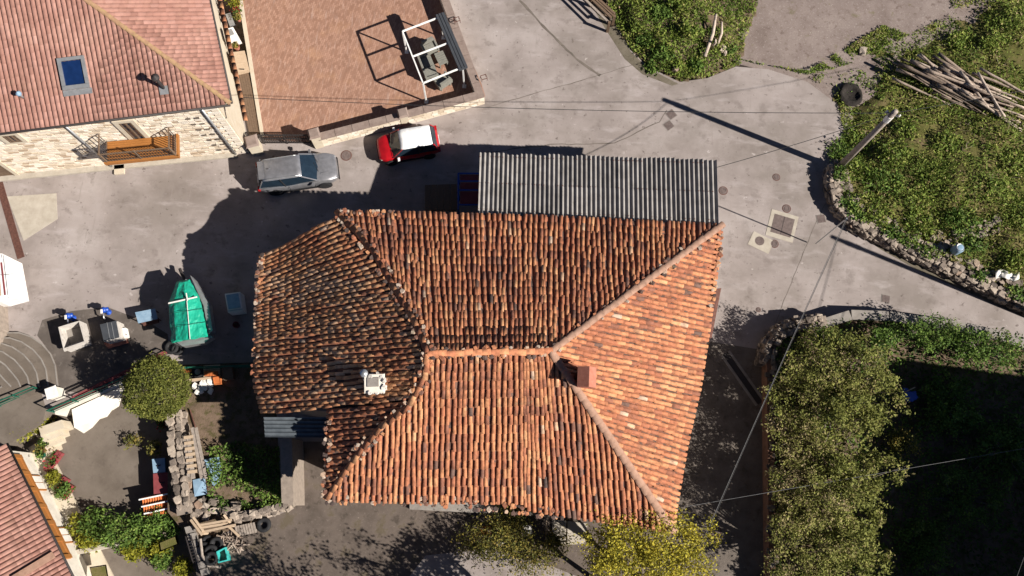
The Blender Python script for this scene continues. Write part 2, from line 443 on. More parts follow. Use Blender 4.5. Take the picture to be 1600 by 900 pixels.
def clump_points(c, rad, k, per, spread, surf=.75, zmin=-.35, lump=.25):
    """k clump centres in an ellipsoid, per leaves about each; returns points, tints, clump centres"""
    c = np.array(c, float); rad = np.array(rad, float)
    out, cl = [], []
    while len(cl) < k:
        d = rng.normal(size=3); d /= np.linalg.norm(d)
        if d[2] < zmin: continue
        r = (surf + (1 - surf) * rng.random()) if rng.random() < .8 else rng.random()
        r *= 1 + lump * noise.noise(Vector(d * 1.7 + c * .3)) * 2
        cl.append(c + d * rad * r)
    cl = np.array(cl)
    pts = np.repeat(cl, per, 0) + rng.normal(size=(k * per, 3)) * spread * np.array([1, 1, .7])
    t = np.repeat(rng.random(k), per) * .55 + rng.random(k * per) * .45
    return pts, np.clip(t, 0, 1), cl

def make_rocks():
    out = []
    for k in range(8):
        r_ = np.random.default_rng(100 + k)
        m = MB()
        g = [-1, 0, 1]
        idx, vs_ = {}, []
        for x in g:
            for y in g:
                for z in g:
                    if max(abs(x), abs(y), abs(z)) == 1:
                        v = np.array([x, y, z], float)
                        v = v / np.linalg.norm(v) * .24 + v * .62
                        idx[(x, y, z)] = len(vs_)
                        vs_.append(v * .58 + r_.normal(size=3) * .075)
        fs = []
        for ax in range(3):
            for sgn in (-1, 1):
                for i in (-1, 0):
                    for j in (-1, 0):
                        q = []
                        for (di, dj) in ((0, 0), (1, 0), (1, 1), (0, 1)):
                            p = [0, 0, 0]; p[ax] = sgn; p[(ax + 1) % 3] = i + di; p[(ax + 2) % 3] = j + dj
                            q.append(idx[tuple(p)])
                        fs.append(q if sgn > 0 else q[::-1])
        out.append((vs_, fs))
    return out
ROCKS = make_rocks()
ROCK_ME = []
for k, (rv, rf) in enumerate(ROCKS):
    for tq in (0.1, .35, .6, .85):
        mb = MB(); mb.add(rv, rf, min(1, tq + random.uniform(-.1, .15)))
        me_ = mb.mesh('stone'); me_.materials.append(M['stone']); ROCK_ME.append(me_)
def rock_matrix(p, s3, rz=None):
    return Matrix.Translation(Vector([float(a) for a in p])) @ Matrix.Rotation(random.uniform(0, 6.28) if rz is None else rz, 4, 'Z') @ Matrix.Rotation(random.uniform(-.15, .15), 4, 'X') @ Matrix.Diagonal((s3[0], s3[1], s3[2], 1))
def rock_into(mb, p, s3, tint=None, rz=None):
    rv, rf = random.choice(ROCKS)
    mm = rock_matrix(p, s3, rz)
    mb.add([mm @ Vector(v) for v in rv], rf, random.random() if tint is None else tint)

def path_points(pts, step):
    out = []
    for a, b in zip(pts[:-1], pts[1:]):
        a, b = np.array(a, float), np.array(b, float)
        n = max(1, int(round(np.linalg.norm(b - a) / step)))
        for i in range(n): out.append((a + (b - a) * i / n, unit(b - a)))
    return out

def rubble_wall(name, label, path, z0, z1, th, ssize, cat='wall', max_stones=280, coremat=None, face=1, side_rows=True, mat=None):
    """dry stone wall along a path of world points: mortar core with stones on its top and visible face"""
    root = thing(name, label, cat, (path[0][0], path[0][1], z0))
    core = MB()
    for a, b in zip(path[:-1], path[1:]):
        d = unit(np.array([b[0] - a[0], b[1] - a[1], 0])); l = np.array([-d[1], d[0], 0]) * th * .42
        a3, b3 = np.array([a[0], a[1], z1 - .1]) - d * .12, np.array([b[0], b[1], z1 - .1]) + d * .12
        core.prism([a3 - l, b3 - l, b3 + l, a3 + l], z0)
    core.build('core', coremat or M['stone'], root)
    n = 0
    rows = max(1, int(round(th / ssize)))
    for p, d in path_points([(a[0], a[1], 0) for a in path], ssize):
        l = np.array([-d[1], d[0], 0])
        spots = [(((r + .5) / rows - .5) * th, z1 - .06, 1) for r in range(rows)]
        if side_rows:
            zz = z1 - ssize * .8
            while zz > z0: spots.append((face * th * .46, zz, .7)); zz -= ssize * .62
        for off, z, k in spots:
            if n >= max_stones: break
            s_ = ssize * random.uniform(.75, 1.25)
            q = p + l * (off + random.uniform(-.05, .05)) + d * random.uniform(-.07, .07)
            o = put('stone', random.choice(ROCK_ME), root, rock_matrix((q[0], q[1], z + random.uniform(-.05, .06)), (s_ * 1.05, s_ * random.uniform(.75, 1.05), s_ * random.uniform(.5, .8)), math.atan2(d[1], d[0]) + random.uniform(-.4, .4)))
            n += 1
    return root

# ================================================================ SETTING
def slab(name, pts, zb, mat):
    mb = MB(); mb.prism(pts, zb)
    return mb.build(name, mat, kind='structure')

mb = MB(); mb.add([(-400, -400, -1.6), (400, -400, -1.6), (400, 400, -1.6), (-400, 400, -1.6)], [(0, 1, 2, 3)])
mb.build('ground', M['dirt'], kind='structure')

ROAD = [(-420, 230), (200, 230), (400, 150), (420, -260), (900, -260), (900, -60), (955, 25), (985, 78), (1012, 104), (1062, 128), (1105, 122), (1150, 104), (1200, 108), (1262, 128), (1312, 165),
        (1345, 210), (1345, 300), (1360, 335), (1440, 375), (1560, 430), (1640, 465), (2100, 640), (2100, 760), (1600, 560), (1500, 540), (1330, 530), (1260, 540), (1225, 600), (1220, 1150),
        (330, 1150), (305, 850), (440, 800), (430, 600), (400, 566), (275, 570), (262, 556), (130, 618), (75, 638), (-420, 640)]
slab('road', PP(ROAD), -1.6, M['road'])
slab('lower_lane', PP([(302, 852), (446, 800), (442, 690), (540, 690), (900, 740), (1060, 830), (1190, 800), (1190, 1140), (332, 1140)], .004), -.05, M['asphalt'])  # dark asphalt carried to the porch corner in place of shade there
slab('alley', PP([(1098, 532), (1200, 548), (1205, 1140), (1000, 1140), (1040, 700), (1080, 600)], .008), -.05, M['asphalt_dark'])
slab('gravel_track', PP([(1140, -260), (1146, 98), (1200, 112), (1262, 132), (1330, 190), (1420, 120), (1520, 60), (2000, -60), (2000, -260)], -.006), -1.6, M['gravel'])
slab('patio', PP([(-420, 600), (60, 600), (262, 520), (330, 560), (330, 900), (330, 1150), (-420, 1150)], -1.2), -1.6, M['patio'])
slab('yard', PP([(262, 558), (440, 560), (470, 700), (470, 792), (440, 800), (305, 852), (262, 800)], -.02), -1.6, M['soil_dry'])
slab('brushed_apron', PP([(11, 307), (88, 302), (90, 342), (37, 376)], .012), -.05, M['concrete'])

def idw(ctrl):
    cp = np.array([list(P(a, b, 0 if len(c_) < 4 else c_[3])[:2]) + [c_[2]] for c_ in ctrl for a, b in [(c_[0], c_[1])]])
    def z(x, y):
        d2 = (cp[:, 0] - x) ** 2 + (cp[:, 1] - y) ** 2 + .02
        w = 1 / d2 ** 1.5
        return float((w * cp[:, 2]).sum() / w.sum())
    return z

def terrain(name, poly, zf, step, mat, amp=.12, freq=.9):
    xs = [p[0] for p in poly]; ys = [p[1] for p in poly]
    nx, ny = int((max(xs) - min(xs)) / step) + 2, int((max(ys) - min(ys)) / step) + 2
    idx, vv, ff = {}, [], []
    def zz(x, y):
        return zf(x, y) + amp * (noise.noise(Vector((x * freq, y * freq, 3.1))) + .5 * noise.noise(Vector((x * freq * 3, y * freq * 3, 7.7))))
    def vert(i, j):
        if (i, j) not in idx:
            x, y = min(xs) + i * step, min(ys) + j * step
            idx[(i, j)] = len(vv); vv.append((x, y, zz(x, y)))
        return idx[(i, j)]
    for i in range(nx):
        for j in range(ny):
            if inside(poly, min(xs) + (i + .5) * step, min(ys) + (j + .5) * step):
                ff.append((vert(i, j), vert(i + 1, j), vert(i + 1, j + 1), vert(i, j + 1)))
    m = MB(); m.add(vv, ff)
    o = m.build(name, mat, smooth=True, kind='structure')
    return zz

def scatter(poly, n, zz):
    xs = [p[0] for p in poly]; ys = [p[1] for p in poly]
    out = []
    while len(out) < n:
        x, y = random.uniform(min(xs), max(xs)), random.uniform(min(ys), max(ys))
        if inside(poly, x, y): out.append((x, y, zz(x, y)))
    return np.array(out)

def grass(name, label, poly, zz, n, size=(.05, .13), lift=.22, mat='grass', dens=None, cat='grass', tshift=0.0, bare=None):
    pts = scatter(poly, n, zz)
    keep, tt, zl = [], [], []
    for p in pts:
        q = noise.noise(Vector((p[0] * .55, p[1] * .55, 1.3))) + .6 * noise.noise(Vector((p[0] * 1.7, p[1] * 1.7, 5.3)))
        if dens is not None and q < dens - random.random() * .35: continue
        if bare is not None and bare(p[0], p[1]) and random.random() < .9: continue
        q2 = noise.noise(Vector((p[0] * .8 + 9, p[1] * .8, 2.2)))
        keep.append(p); tt.append(min(1, max(0, .42 + tshift + q2 * .5 + random.gauss(0, .16)))); zl.append(random.random() * lift * (1 + q))
    keep = np.array(keep); keep[:, 2] += np.maximum(0, np.array(zl))
    o = leaf_cloud(name, keep, rng.uniform(size[0], size[1], len(keep)), tt, M[mat], kind='stuff', flat=.15, aspect=.35)
    return props(o, label, cat, kind='stuff')

# right-hand hillside behind the dry stone wall
WALLPX = [(1306, 262), (1303, 290), (1312, 318), (1338, 345), (1385, 368), (1440, 396), (1500, 424), (1560, 452), (1604, 474), (1760, 540)]
HILL = PP([(1308, 250), (1304, 290), (1314, 320), (1338, 345), (1385, 368), (1440, 396), (1500, 424), (1560, 452), (1604, 474), (1760, 540), (2050, 600), (2050, -140), (1640, -25), (1490, 22), (1400, 62), (1330, 96), (1268, 122), (1300, 150), (1328, 190)])
hz = idw([(a, b + 2, .55) for a, b in WALLPX] + [(1308, 240, -.05), (1318, 200, -.05), (1312, 168, -.06), (1262, 128, -.1), (1330, 92, -.1), (1400, 58, -.1), (1490, 18, -.1), (1640, -30, -.1), (1370, 180, .35), (1420, 250, .9), (1400, 320, .8), (1500, 300, 1.4), (1560, 220, 1.2), (1480, 150, .6), (1580, 380, 1.3), (1700, 300, 1.8), (1600, 80, .6), (1900, 200, 2.0), (1330, 140, -.25)])
hill_z = terrain('hillside', HILL, hz, .3, M['soil'], .16)
pit = P(1330, 145)
mound = P(1352, 160)
def hill_bare(x, y): return (x - pit[0]) ** 2 + (y - pit[1]) ** 2 < .8 ** 2 or (x - mound[0]) ** 2 + (y - mound[1]) ** 2 < .75 ** 2 or noise.noise(Vector((x * .35 + 4, y * .35, 0))) > .33
grass('hill_grass', 'rough green grass covering the hillside behind the stone wall', HILL, hill_z, 120000, (.025, .12), .24, dens=-.5, tshift=.12, bare=hill_bare)
# mound at the top of the photograph
MND = PP([(930, -60), (958, 36), (985, 76), (1012, 102), (1064, 127), (1108, 120), (1158, 100), (1165, 60), (1180, 20), (1195, -60)])
mz = idw([(958, 36, -.06), (985, 76, -.06), (1012, 102, -.06), (1064, 127, -.06), (1108, 120, -.06), (1158, 100, -.06), (1168, 55, 0), (1180, 10, .05), (1040, 70, .5), (1080, 40, .8), (1000, 30, .5), (1070, 0, .9), (1120, 60, .45), (1060, -50, .9), (950, -30, .2)])
mound_z = terrain('roadside_mound', MND, mz, .25, M['soil_dry'], .12)
grass('mound_grass', 'patchy green weeds over the mound beside the road', MND, mound_z, 26000, (.025, .12), .26, dens=-.2, tshift=.14)
# garden terrain behind the walls at bottom right
GARD = PP([(1200, 562), (1208, 530), (1228, 510), (1262, 502), (1300, 504), (1332, 494), (1440, 503), (1520, 518), (1600, 536), (1900, 600), (1900, 1150), (1200, 1150)])
gz = idw([(1200, 600, .7), (1200, 800, .7), (1200, 1000, .7), (1220, 520, .5), (1290, 506, .4), (1440, 505, .3), (1600, 537, .3), (1300, 700, .9), (1300, 900, .9), (1500, 700, .3), (1500, 900, .3), (1800, 700, .3)])
garden_z = terrain('garden_ground', GARD, gz, .35, M['soil_dry'], .15)
grass('garden_weeds', 'dark tangled weeds covering the shaded garden floor', GARD, garden_z, 22000, (.07, .17), .45, mat='weeds', dens=-.6, tshift=-.1)
YARDP = PP([(330, 700), (372, 690), (440, 700), (445, 790), (330, 800)])
grass('yard_weeds', 'green weeds growing in the yard behind the porch', YARDP, lambda x, y: 0.0, 3500, (.05, .13), .6, mat='weeds', dens=-.15)
fringe = [PP([(1306, 150), (1340, 165), (1340, 250), (1308, 262), (1316, 200)]), PP([(1146, 90), (1262, 118), (1330, 100), (1420, 55), (1380, 40), (1260, 112), (1180, 100)]), PP([(1480, -10), (1640, -50), (1640, -20), (1490, 16)])]
for k, fp in enumerate(fringe):
    grass('verge_grass', ['grass fringe along the edge of the concrete road', 'sparse grass between the road and the gravel track', 'grass strip above the gravel track at top right'][k], fp, lambda x, y: .01, [1800, 3600, 1600][k], (.04, .11), .16, dens=-.2, tshift=.15)

slab('road_gutter', PP([(1312, 326), (1338, 350), (1385, 374), (1440, 402), (1500, 430), (1560, 458), (1620, 486), (1760, 545), (1760, 562), (1610, 500), (1550, 474), (1490, 447), (1430, 420), (1380, 392), (1334, 362), (1316, 345)], .004), -.05, M['moss'])
slab('road_edge', PP([(900, -60), (955, 28), (985, 80), (1012, 106), (1060, 131), (1050, 134), (1004, 116), (976, 92), (944, 42), (885, -60)], .004), -.05, M['moss'])
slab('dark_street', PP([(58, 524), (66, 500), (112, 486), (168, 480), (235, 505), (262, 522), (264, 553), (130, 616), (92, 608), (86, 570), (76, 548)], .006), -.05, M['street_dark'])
# joints and cracks in the road: thin recessed dark strips
def crack(name, pts, w=.035):
    m = MB()
    pw = PP(pts, .004)
    q = []
    for a, b in zip(pw[:-1], pw[1:]):
        n = max(2, int(np.linalg.norm(b - a) / .35))
        for i in range(n): q.append(a + (b - a) * i / n + np.array([random.uniform(-.03, .03), random.uniform(-.03, .03), 0]))
    q.append(pw[-1])
    vs_, fs = [], []
    for i, p in enumerate(q):
        d = unit(q[min(i + 1, len(q) - 1)] - q[max(0, i - 1)]); l = np.array([-d[1], d[0], 0]) * w * random.uniform(.3, .7)
        vs_ += [p - l, p + l]
        if i: fs.append((2 * i - 2, 2 * i, 2 * i + 1, 2 * i - 1))
    m.add(vs_, fs)
    return m.build(name, M['asphalt_dark'], kind='structure')
crack('road_joint', [(760, 168), (830, 147), (900, 128), (1000, 98)])
crack('road_joint', [(812, 0), (850, 42), (900, 92), (938, 118)], .14)
crack('road_joint', [(1298, 300), (1270, 360), (1225, 470), (1200, 540)], .03)
crack('road_joint', [(760, 238), (860, 226), (960, 224), (1030, 190), (1042, 172)], .05)
crack('road_joint', [(1098, 532), (1120, 540), (1190, 552)], .1)

# ================================================================ ROOF TILES
def columns(pairs, pitch, wt=0.0):
    """pairs of (eave point, top point): evenly spread tile columns between them"""
    cum = [0.0]
    for (b0, t0), (b1, t1) in zip(pairs[:-1], pairs[1:]):
        cum.append(cum[-1] + np.linalg.norm((b1 - b0)[:2]) * (1 - wt) + np.linalg.norm((t1 - t0)[:2]) * wt)
    n = max(2, int(cum[-1] / pitch))
    out = []
    for i in range(n):
        s_ = cum[-1] * (i + .5) / n
        k = max(j for j in range(len(cum) - 1) if cum[j] <= s_)
        f = (s_ - cum[k]) / (cum[k + 1] - cum[k])
        out.append((pairs[k][0] * (1 - f) + pairs[k + 1][0] * f, pairs[k][1] * (1 - f) + pairs[k + 1][1] * f))
    return out

BARREL = None
def barrel_template(n=7, r0=.084, r1=.096):
    v, f = [], []
    for (y, r, dz) in ((0, r0, 0.0), (1, r1, .010)):
        for k in range(n):
            a = math.pi * k / (n - 1)
            v.append((-r * math.cos(a), y, dz + r * .82 * math.sin(a)))
    for k in range(n):
        a = math.pi * k / (n - 1); r = r1 - .018
        v.append((-r * math.cos(a), 1, .010 + r * .82 * math.sin(a)))
    for k in range(n - 1):
        f.append((k, k + 1, n + k + 1, n + k)[::-1])
        f.append((n + k, n + k + 1, 2 * n + k + 1, 2 * n + k)[::-1])
    return np.array(v), f
def flat_template(pitch=.24):
    xs = [-.5, -.44, -.3, -.08, .14, .28, .33, .44, .5]
    hs = [.012, .05, .072, .078, .072, .05, .0, .0, .012]
    v, f = [], []
    n = len(xs)
    for (y, dz) in ((0, 0.0), (1, .007)):
        for x, h in zip(xs, hs): v.append((x * pitch, y, h + dz))
    for x, h in zip(xs, hs): v.append((x * pitch, 1, h - .003))
    for k in range(n - 1):
        f.append((k, k + 1, n + k + 1, n + k)[::-1])
        f.append((n + k, n + k + 1, 2 * n + k + 1, 2 * n + k)[::-1])
    return np.array(v), f

class TileField:
    def __init__(s): s.O, s.X, s.Y, s.Z, s.L, s.T, s.W = [], [], [], [], [], [], []
    def lay(s, cols, step, over=.06, wob=.0, tint=lambda p, i, j: .5, prof=None, jit=0.0, deck=None, pitch=.28):
        n = len(cols)
        grid = []
        for i, (b, t) in enumerate(cols):
            L = np.linalg.norm(t - b)
            nb = cols[min(n - 1, i + 1)]; pb = cols[max(0, i - 1)]
            grid.append((b, t, L, nb, pb))
        def at(i, f):
            b, t, L, nb, pb = grid[i]
            p = b + (t - b) * f
            if prof: p = p + np.array([0, 0, prof(p, i / n, f)])
            return p
        for i in range(n):
            b, t, L, nb, pb = grid[i]
            if L < .3: continue
            m = max(1, int(round(L / step)))
            for j in range(m):
                f0, f1 = j / m, min(1.0, (j + 1) / m)
                p0, p1 = at(i, f0), at(i, f1)
                Y = unit(p0 - p1)
                lat = (nb[0] + (nb[1] - nb[0]) * f0) - (pb[0] + (pb[1] - pb[0]) * f0)
                X = lat - Y * (lat @ Y); X = unit(X)
                Z = np.cross(X, Y)
                if Z[2] < 0: X = -X; Z = -Z
                ln = np.linalg.norm(p0 - p1) + over
                w = wob * noise.noise(Vector((i * .9, f0 * L * .6, 4.4)))
                O = p1 + X * (w + random.uniform(-jit, jit)) + Z * random.uniform(0, jit * .6)
                a = random.uniform(-jit, jit) * 1.6
                Y2 = unit(Y + X * a); X2 = unit(np.cross(Y2, Z))
                s.O.append(O); s.X.append(X2); s.Y.append(Y2); s.Z.append(Z); s.L.append(ln * random.uniform(1 - jit, 1 + jit)); s.T.append(min(1, max(0, tint(O, i, j)))); s.W.append(1 + random.uniform(-jit, jit) * 2)
        if deck is not None:   # the channel tiles between the cover tiles: a folded sheet
            mrow = 26
            rows = []
            for i in range(n):
                rows.append([at(i, k / mrow) - np.array([0, 0, .0]) for k in range(mrow + 1)])
                if i < n - 1: rows.append([(at(i, k / mrow) + at(i + 1, k / mrow)) / 2 - np.array([0, 0, .03]) for k in range(mrow + 1)])
            vs_ = [p for r in rows for p in r]
            for i in range(len(rows) - 1):
                for k in range(mrow):
                    a = i * (mrow + 1) + k
                    deck.f.append([len(deck.v) + a, len(deck.v) + a + mrow + 1, len(deck.v) + a + mrow + 2, len(deck.v) + a + 1]); deck.t.append(random.uniform(.05, .42)); deck.m.append(0)
            deck.v += [tuple(float(c) for c in p) for p in vs_]
    def build(s, parent, tpl, mat, single_name, rest_name, n_single=300):
        tv, tf = tpl
        O, X, Y, Z = map(np.array, (s.O, s.X, s.Y, s.Z)); L, T, W = np.array(s.L), np.array(s.T), np.array(s.W)
        px = np.array([Q(o) for o in O])
        vis = (px[:, 0] > 5) & (px[:, 0] < 1595) & (px[:, 1] > 5) & (px[:, 1] < 895)
        dist = np.linalg.norm(O - CC, axis=1) + np.where(vis, 0, 1000)
        order = np.argsort(dist)
        single, rest = order[:n_single], order[n_single:]
        buckets = {}
        for i in single:
            k = int(round(T[i] * 19))
            if k not in buckets:
                m = MB(); m.add(tv, tf, k / 19)
                me = m.mesh(single_name); me.materials.append(mat)
                me.polygons.foreach_set('use_smooth', [True] * len(me.polygons))
                buckets[k] = me
            Mx = Matrix(((X[i][0] * W[i], Y[i][0] * L[i], Z[i][0], O[i][0]), (X[i][1] * W[i], Y[i][1] * L[i], Z[i][1], O[i][1]), (X[i][2] * W[i], Y[i][2] * L[i], Z[i][2], O[i][2]), (0, 0, 0, 1)))
            put(single_name, buckets[k], parent, Mx)
        V = O[rest][:, None, :] + X[rest][:, None, :] * (tv[None, :, 0:1] * W[rest][:, None, None]) + Y[rest][:, None, :] * (tv[None, :, 1:2] * L[rest][:, None, None]) + Z[rest][:, None, :] * tv[None, :, 2:3]
        nv = len(tv)
        Fa = (np.array(tf)[None] + (np.arange(len(rest)) * nv)[:, None, None]).reshape(-1, 4)
        return np_mesh(rest_name, V.reshape(-1, 3), Fa, np.repeat(T[rest], len(tf)), mat, parent, 'stuff', smooth=True)

def ridge_run(pts, parent, name, mat, r=.15, step=.42, tint=(.3, .8), bed=True, bedmat=None, jit=.05):
    """barrel tiles bedded along a hip or ridge, each an object"""
    tv, tf = barrel_template(7, r * .86, r)
    cache = []
    for k in range(6):
        m = MB(); m.add(tv, tf, tint[0] + (tint[1] - tint[0]) * k / 5)
        me = m.mesh(name); me.materials.append(mat); me.polygons.foreach_set('use_smooth', [True] * len(me.polygons)); cache.append(me)
    for p, d in path_points(pts, step):
        Y = unit(d) if d[2] <= 0 else -unit(d); X = unit(np.cross(Y, [0, 0, 1.0])); Z = np.cross(X, Y)
        if Z[2] < 0: X, Z = -X, -Z
        Y = unit(Y + X * random.uniform(-jit, jit)); X = unit(np.cross(Y, Z))
        L = step * 1.15
        O = p + (unit(d) * step if d[2] > 0 else 0) + Z * .05 + X * random.uniform(-jit, jit) * .6
        put(name, random.choice(cache), parent, Matrix(((X[0], Y[0] * L, Z[0], O[0]), (X[1], Y[1] * L, Z[1], O[1]), (X[2], Y[2] * L, Z[2], O[2]), (0, 0, 0, 1))))
    if bed:
        m = MB(); m.tube([np.array(p) + np.array([0, 0, -.03]) for p in [pts[0] + (pts[1] - pts[0]) * .06] + list(pts[1:-1]) + [pts[-1] + (pts[-2] - pts[-1]) * .06]], r * .9, 8)
        m.build('mortar_bed', bedmat or M['mortar'], parent)

# ================================================================ THE OLD FARMHOUSE
RH = 8.0
def PF(px, py, h): return P(px, py, 5.12 + (h - 5.3) * .58)
R1, R2 = PF(668, 553, RH), PF(861, 549, RH)
NW, NE, SE, SW = PF(527, 332, 5.7), PF(1128, 352, 5.7), PF(1052, 830, 5.3), PF(508, 782, 4.9)
hipNW = [NW, PF(560, 367, 6.2), PF(587, 400, 6.6), PF(620, 457, 7.15), PF(647, 500, 7.6), R1]
hipSW = [R1, PF(664, 590, 7.65), PF(640, 633, 7.15), PF(597, 667, 6.55), PF(560, 708, 5.8), PF(520, 766, 5.0), SW]
farm = thing('farmhouse', 'old farmhouse with a weathered orange barrel tile hip roof', 'house', P(760, 600, 0))
tf_ = TileField(); deck = MB()
def ft(mu, sd, dark=.0):
    def f(p, i, j):
        q = noise.noise(Vector((p[0] * .45, p[1] * .45, 0))) * .22 + noise.noise(Vector((p[0] * 1.6, p[1] * 1.6, 5))) * .2
        col_ = noise.noise(Vector((i * 7.7, j * .3, 2))) * .2
        r = random.random()
        if r < .012 + dark * .3: return random.uniform(.08, .3)
        if r > .99: return random.uniform(.88, .97)
        return min(.88, mu + q + col_ + random.gauss(0, sd))
    return f
sag = lambda p, s_, f: .05 * noise.noise(Vector((p[0] * .45, p[1] * .45, 8.8))) * min(1, f * 4) * min(1, (1 - f) * 4)
PITCH = .258
north = [(NW, NW), (PF(575, 332, 5.7), PF(583, 396, 6.55)), (PF(625, 333, 5.72), PF(637, 484, 7.45)), (PF(655, 333, 5.73), R1), (PF(862, 339, 5.72), R2), (NE, NE)]
tf_.lay(columns(north, PITCH), .40, .07, .13, ft(.47, .10, .05), sag, .035, deck)
south = [(SW, SW), (PF(560, 783, 5.0), PF(563, 704, 5.85)), (PF(610, 784, 5.1), PF(614, 655, 6.75)), (PF(664, 785, 5.15), R1), (PF(818, 786, 5.2), PF(819, 550, RH)), (PF(824, 796, 5.15), PF(822, 550, RH)), (PF(880, 806, 5.2), R2), (SE, SE)]
tf_.lay(columns(south, PITCH), .40, .07, .06, ft(.47, .10, .03), sag, .03, deck)
e_pairs = [(NE, NE), (PF(1114, 470, 5.6), PF(1003, 444, 6.75)), (PF(1095, 598, 5.5), R2), (PF(1074, 690, 5.4), PF(926, 645, 7.05)), (PF(1057, 785, 5.35), PF(1008, 766, 5.95)), (SE, SE)]
tf_.lay(columns(e_pairs, PITCH), .40, .07, .05, ft(.53, .09, .02), sag, .02, deck)
def wprof(p, s_, f): return -.13 * math.sin(2 * math.pi * f) * min(1, max(0, (.62 - s_) * 6)) + sag(p, s_, f)
w_pairs = [(PF(407, 399, 3.25), PF(530, 337, 5.72)), (PF(403, 460, 3.2), PF(583, 405, 6.6)), (PF(400, 530, 3.3), PF(648, 502, 7.6)), (PF(398, 600, 3.4), PF(666, 575, 7.85)), (PF(411, 649, 3.6), PF(645, 624, 7.25))]
tf_.lay(columns(w_pairs, PITCH, .7), .40, .07, .07, ft(.72, .09, .02), wprof, .035, deck)  # west slope tinted lighter to make up for its grazing sun
w2 = [(PF(513, 639, 5.1), PF(644, 625, 7.2)), (PF(513, 690, 5.0), PF(585, 682, 6.25)), (PF(509, 740, 4.95), PF(537, 740, 5.35)), (SW, SW)]
tf_.lay(columns(w2, PITCH), .40, .07, .06, ft(.50, .11, .04), sag, .035, deck)
tf_.build(farm, barrel_template(), M['tile'], 'roof_tile', 'roof_tiles', 300)
deck.build('channel_tiles', M['tile'], farm, kind='stuff')
ridge_run(hipNW, farm, 'hip_tile', M['tile'], .15, .42, (.35, .7))
ridge_run(hipSW, farm, 'hip_tile', M['tile'], .15, .42, (.35, .75))
ridge_run([R1, R2], farm, 'ridge_tile', M['tile'], .16, .42, (.42, .65))
ridge_run([R2, NE], farm, 'hip_tile', M['mortar'], .17, .44, (.4, .7), jit=.02)
ridge_run([R2, SE], farm, 'hip_tile', M['mortar'], .19, .44, (.4, .7), jit=.01)
st = MB()
for run, n_, sp in ((hipNW, 80, .3), (hipSW, 80, .3), ([R1, R2], 60, .27), ([R2, NE], 40, .28), ([SW, PF(700, 784, 5.15), PF(880, 804, 5.2)], 110, .22), ([PF(407, 399, 3.3), PF(403, 460, 3.2), PF(398, 600, 3.25)], 70, .12), ([NW, PF(620, 333, 5.8)], 30, .1), ([NE, PF(1112, 480, 5.6)], 30, .1), ([PF(513, 655, 5.1), SW], 40, .15)):
    pp = path_points(run, .05)
    for k in range(n_):
        p, d = random.choice(pp)
        l = np.array([-d[1], d[0], 0]) * random.choice((-1, 1)) * random.uniform(.4, 1) * sp
        a = random.uniform(.08, .19)
        rock_into(st, p + l + np.array([0, 0, .07]), (a * 1.2, a, a * .55), random.choice((0, .03, .08, .15, .3, .5, .7, .95, 1)))
st.build('tile_shards', M['tile'], farm, kind='stuff')
# walls under the eaves
foot = [NW, PF(1118, 356, 5.7), PF(1046, 820, 5.3), PF(700, 785, 5.15), PF(520, 776, 4.9), PF(524, 660, 5.0), PF(422, 640, 3.4), PF(410, 600, 3.2), PF(412, 410, 3.25)]
cx_, cy_ = np.mean([p[0] for p in foot]), np.mean([p[1] for p in foot])
fw = []
for p in foot:
    d = unit(np.array([cx_ - p[0], cy_ - p[1], 0])); q = p + d * .7
    fw.append((q[0], q[1], p[2] - .02))
m = MB(); m.prism(fw, -1.5); m.build('wall', M['stone'], farm)
# chimneys
ch = P(585, 600, 6.6)
m = MB(); m.box((ch[0], ch[1], 5.95), (.8, .72, 1.5), .1); wch = m.build('chimney', M['offwhite'], farm, label='whitewashed chimney stack')
m = MB()
for k in range(26):
    a_ = random.uniform(0, 6.28); rr_ = random.uniform(.34, .52)
    rock_into(m, (ch[0] + math.cos(a_) * rr_, ch[1] + math.sin(a_) * rr_ * .9, 6.62 + random.uniform(-.25, .12)), (random.uniform(.14, .3), random.uniform(.12, .24), .18), 1.0)
m.build('crumbling_render', M['offwhite'], wch, kind='stuff')
m = MB(); m.box((ch[0], ch[1] + .02, 6.67), (.95, .88, .14), .1, taper=.92); m.build('cap', M['whitewall'], wch)
m = MB(); m.box((ch[0] - .05, ch[1] + .06, 6.76), (.52, .42, .05), .1); m.build('flue_slab', M['grey_concrete'], wch)
m = MB(); m.tube([(ch[0] - .55, ch[1] + .40, 5.6), (ch[0] - .5, ch[1] + .45, 6.8)], [.17, .18], 12); m.build('flue_pipe', M['metal'], wch, smooth=True)
c2 = P(915, 592, 6.9)
m = MB(); m.box((c2[0], c2[1], 6.7), (.62, .72, 1.5), 0); rch = m.build('chimney', M['terracotta'], farm, label='small terracotta chimney with a gabled cowl')
m = MB()
a, b, z0, z1 = .42, .46, 7.46, 7.72
m.add([(c2[0] - a, c2[1] - b, z0), (c2[0] + a, c2[1] - b, z0), (c2[0] + a, c2[1] + b, z0), (c2[0] - a, c2[1] + b, z0), (c2[0] + .08, c2[1] - b, z1), (c2[0] + .08, c2[1] + b, z1), (c2[0] - a, c2[1] - b, z0 - .08), (c2[0] + a, c2[1] - b, z0 - .08), (c2[0] + a, c2[1] + b, z0 - .08), (c2[0] - a, c2[1] + b, z0 - .08)],
      [(0, 1, 4), (2, 3, 5), (0, 4, 5, 3), (1, 2, 5, 4), (0, 6, 7, 1), (1, 7, 8, 2), (2, 8, 9, 3), (3, 9, 6, 0), (9, 8, 7, 6)])
m.build('cowl', M['terracotta'], rch)
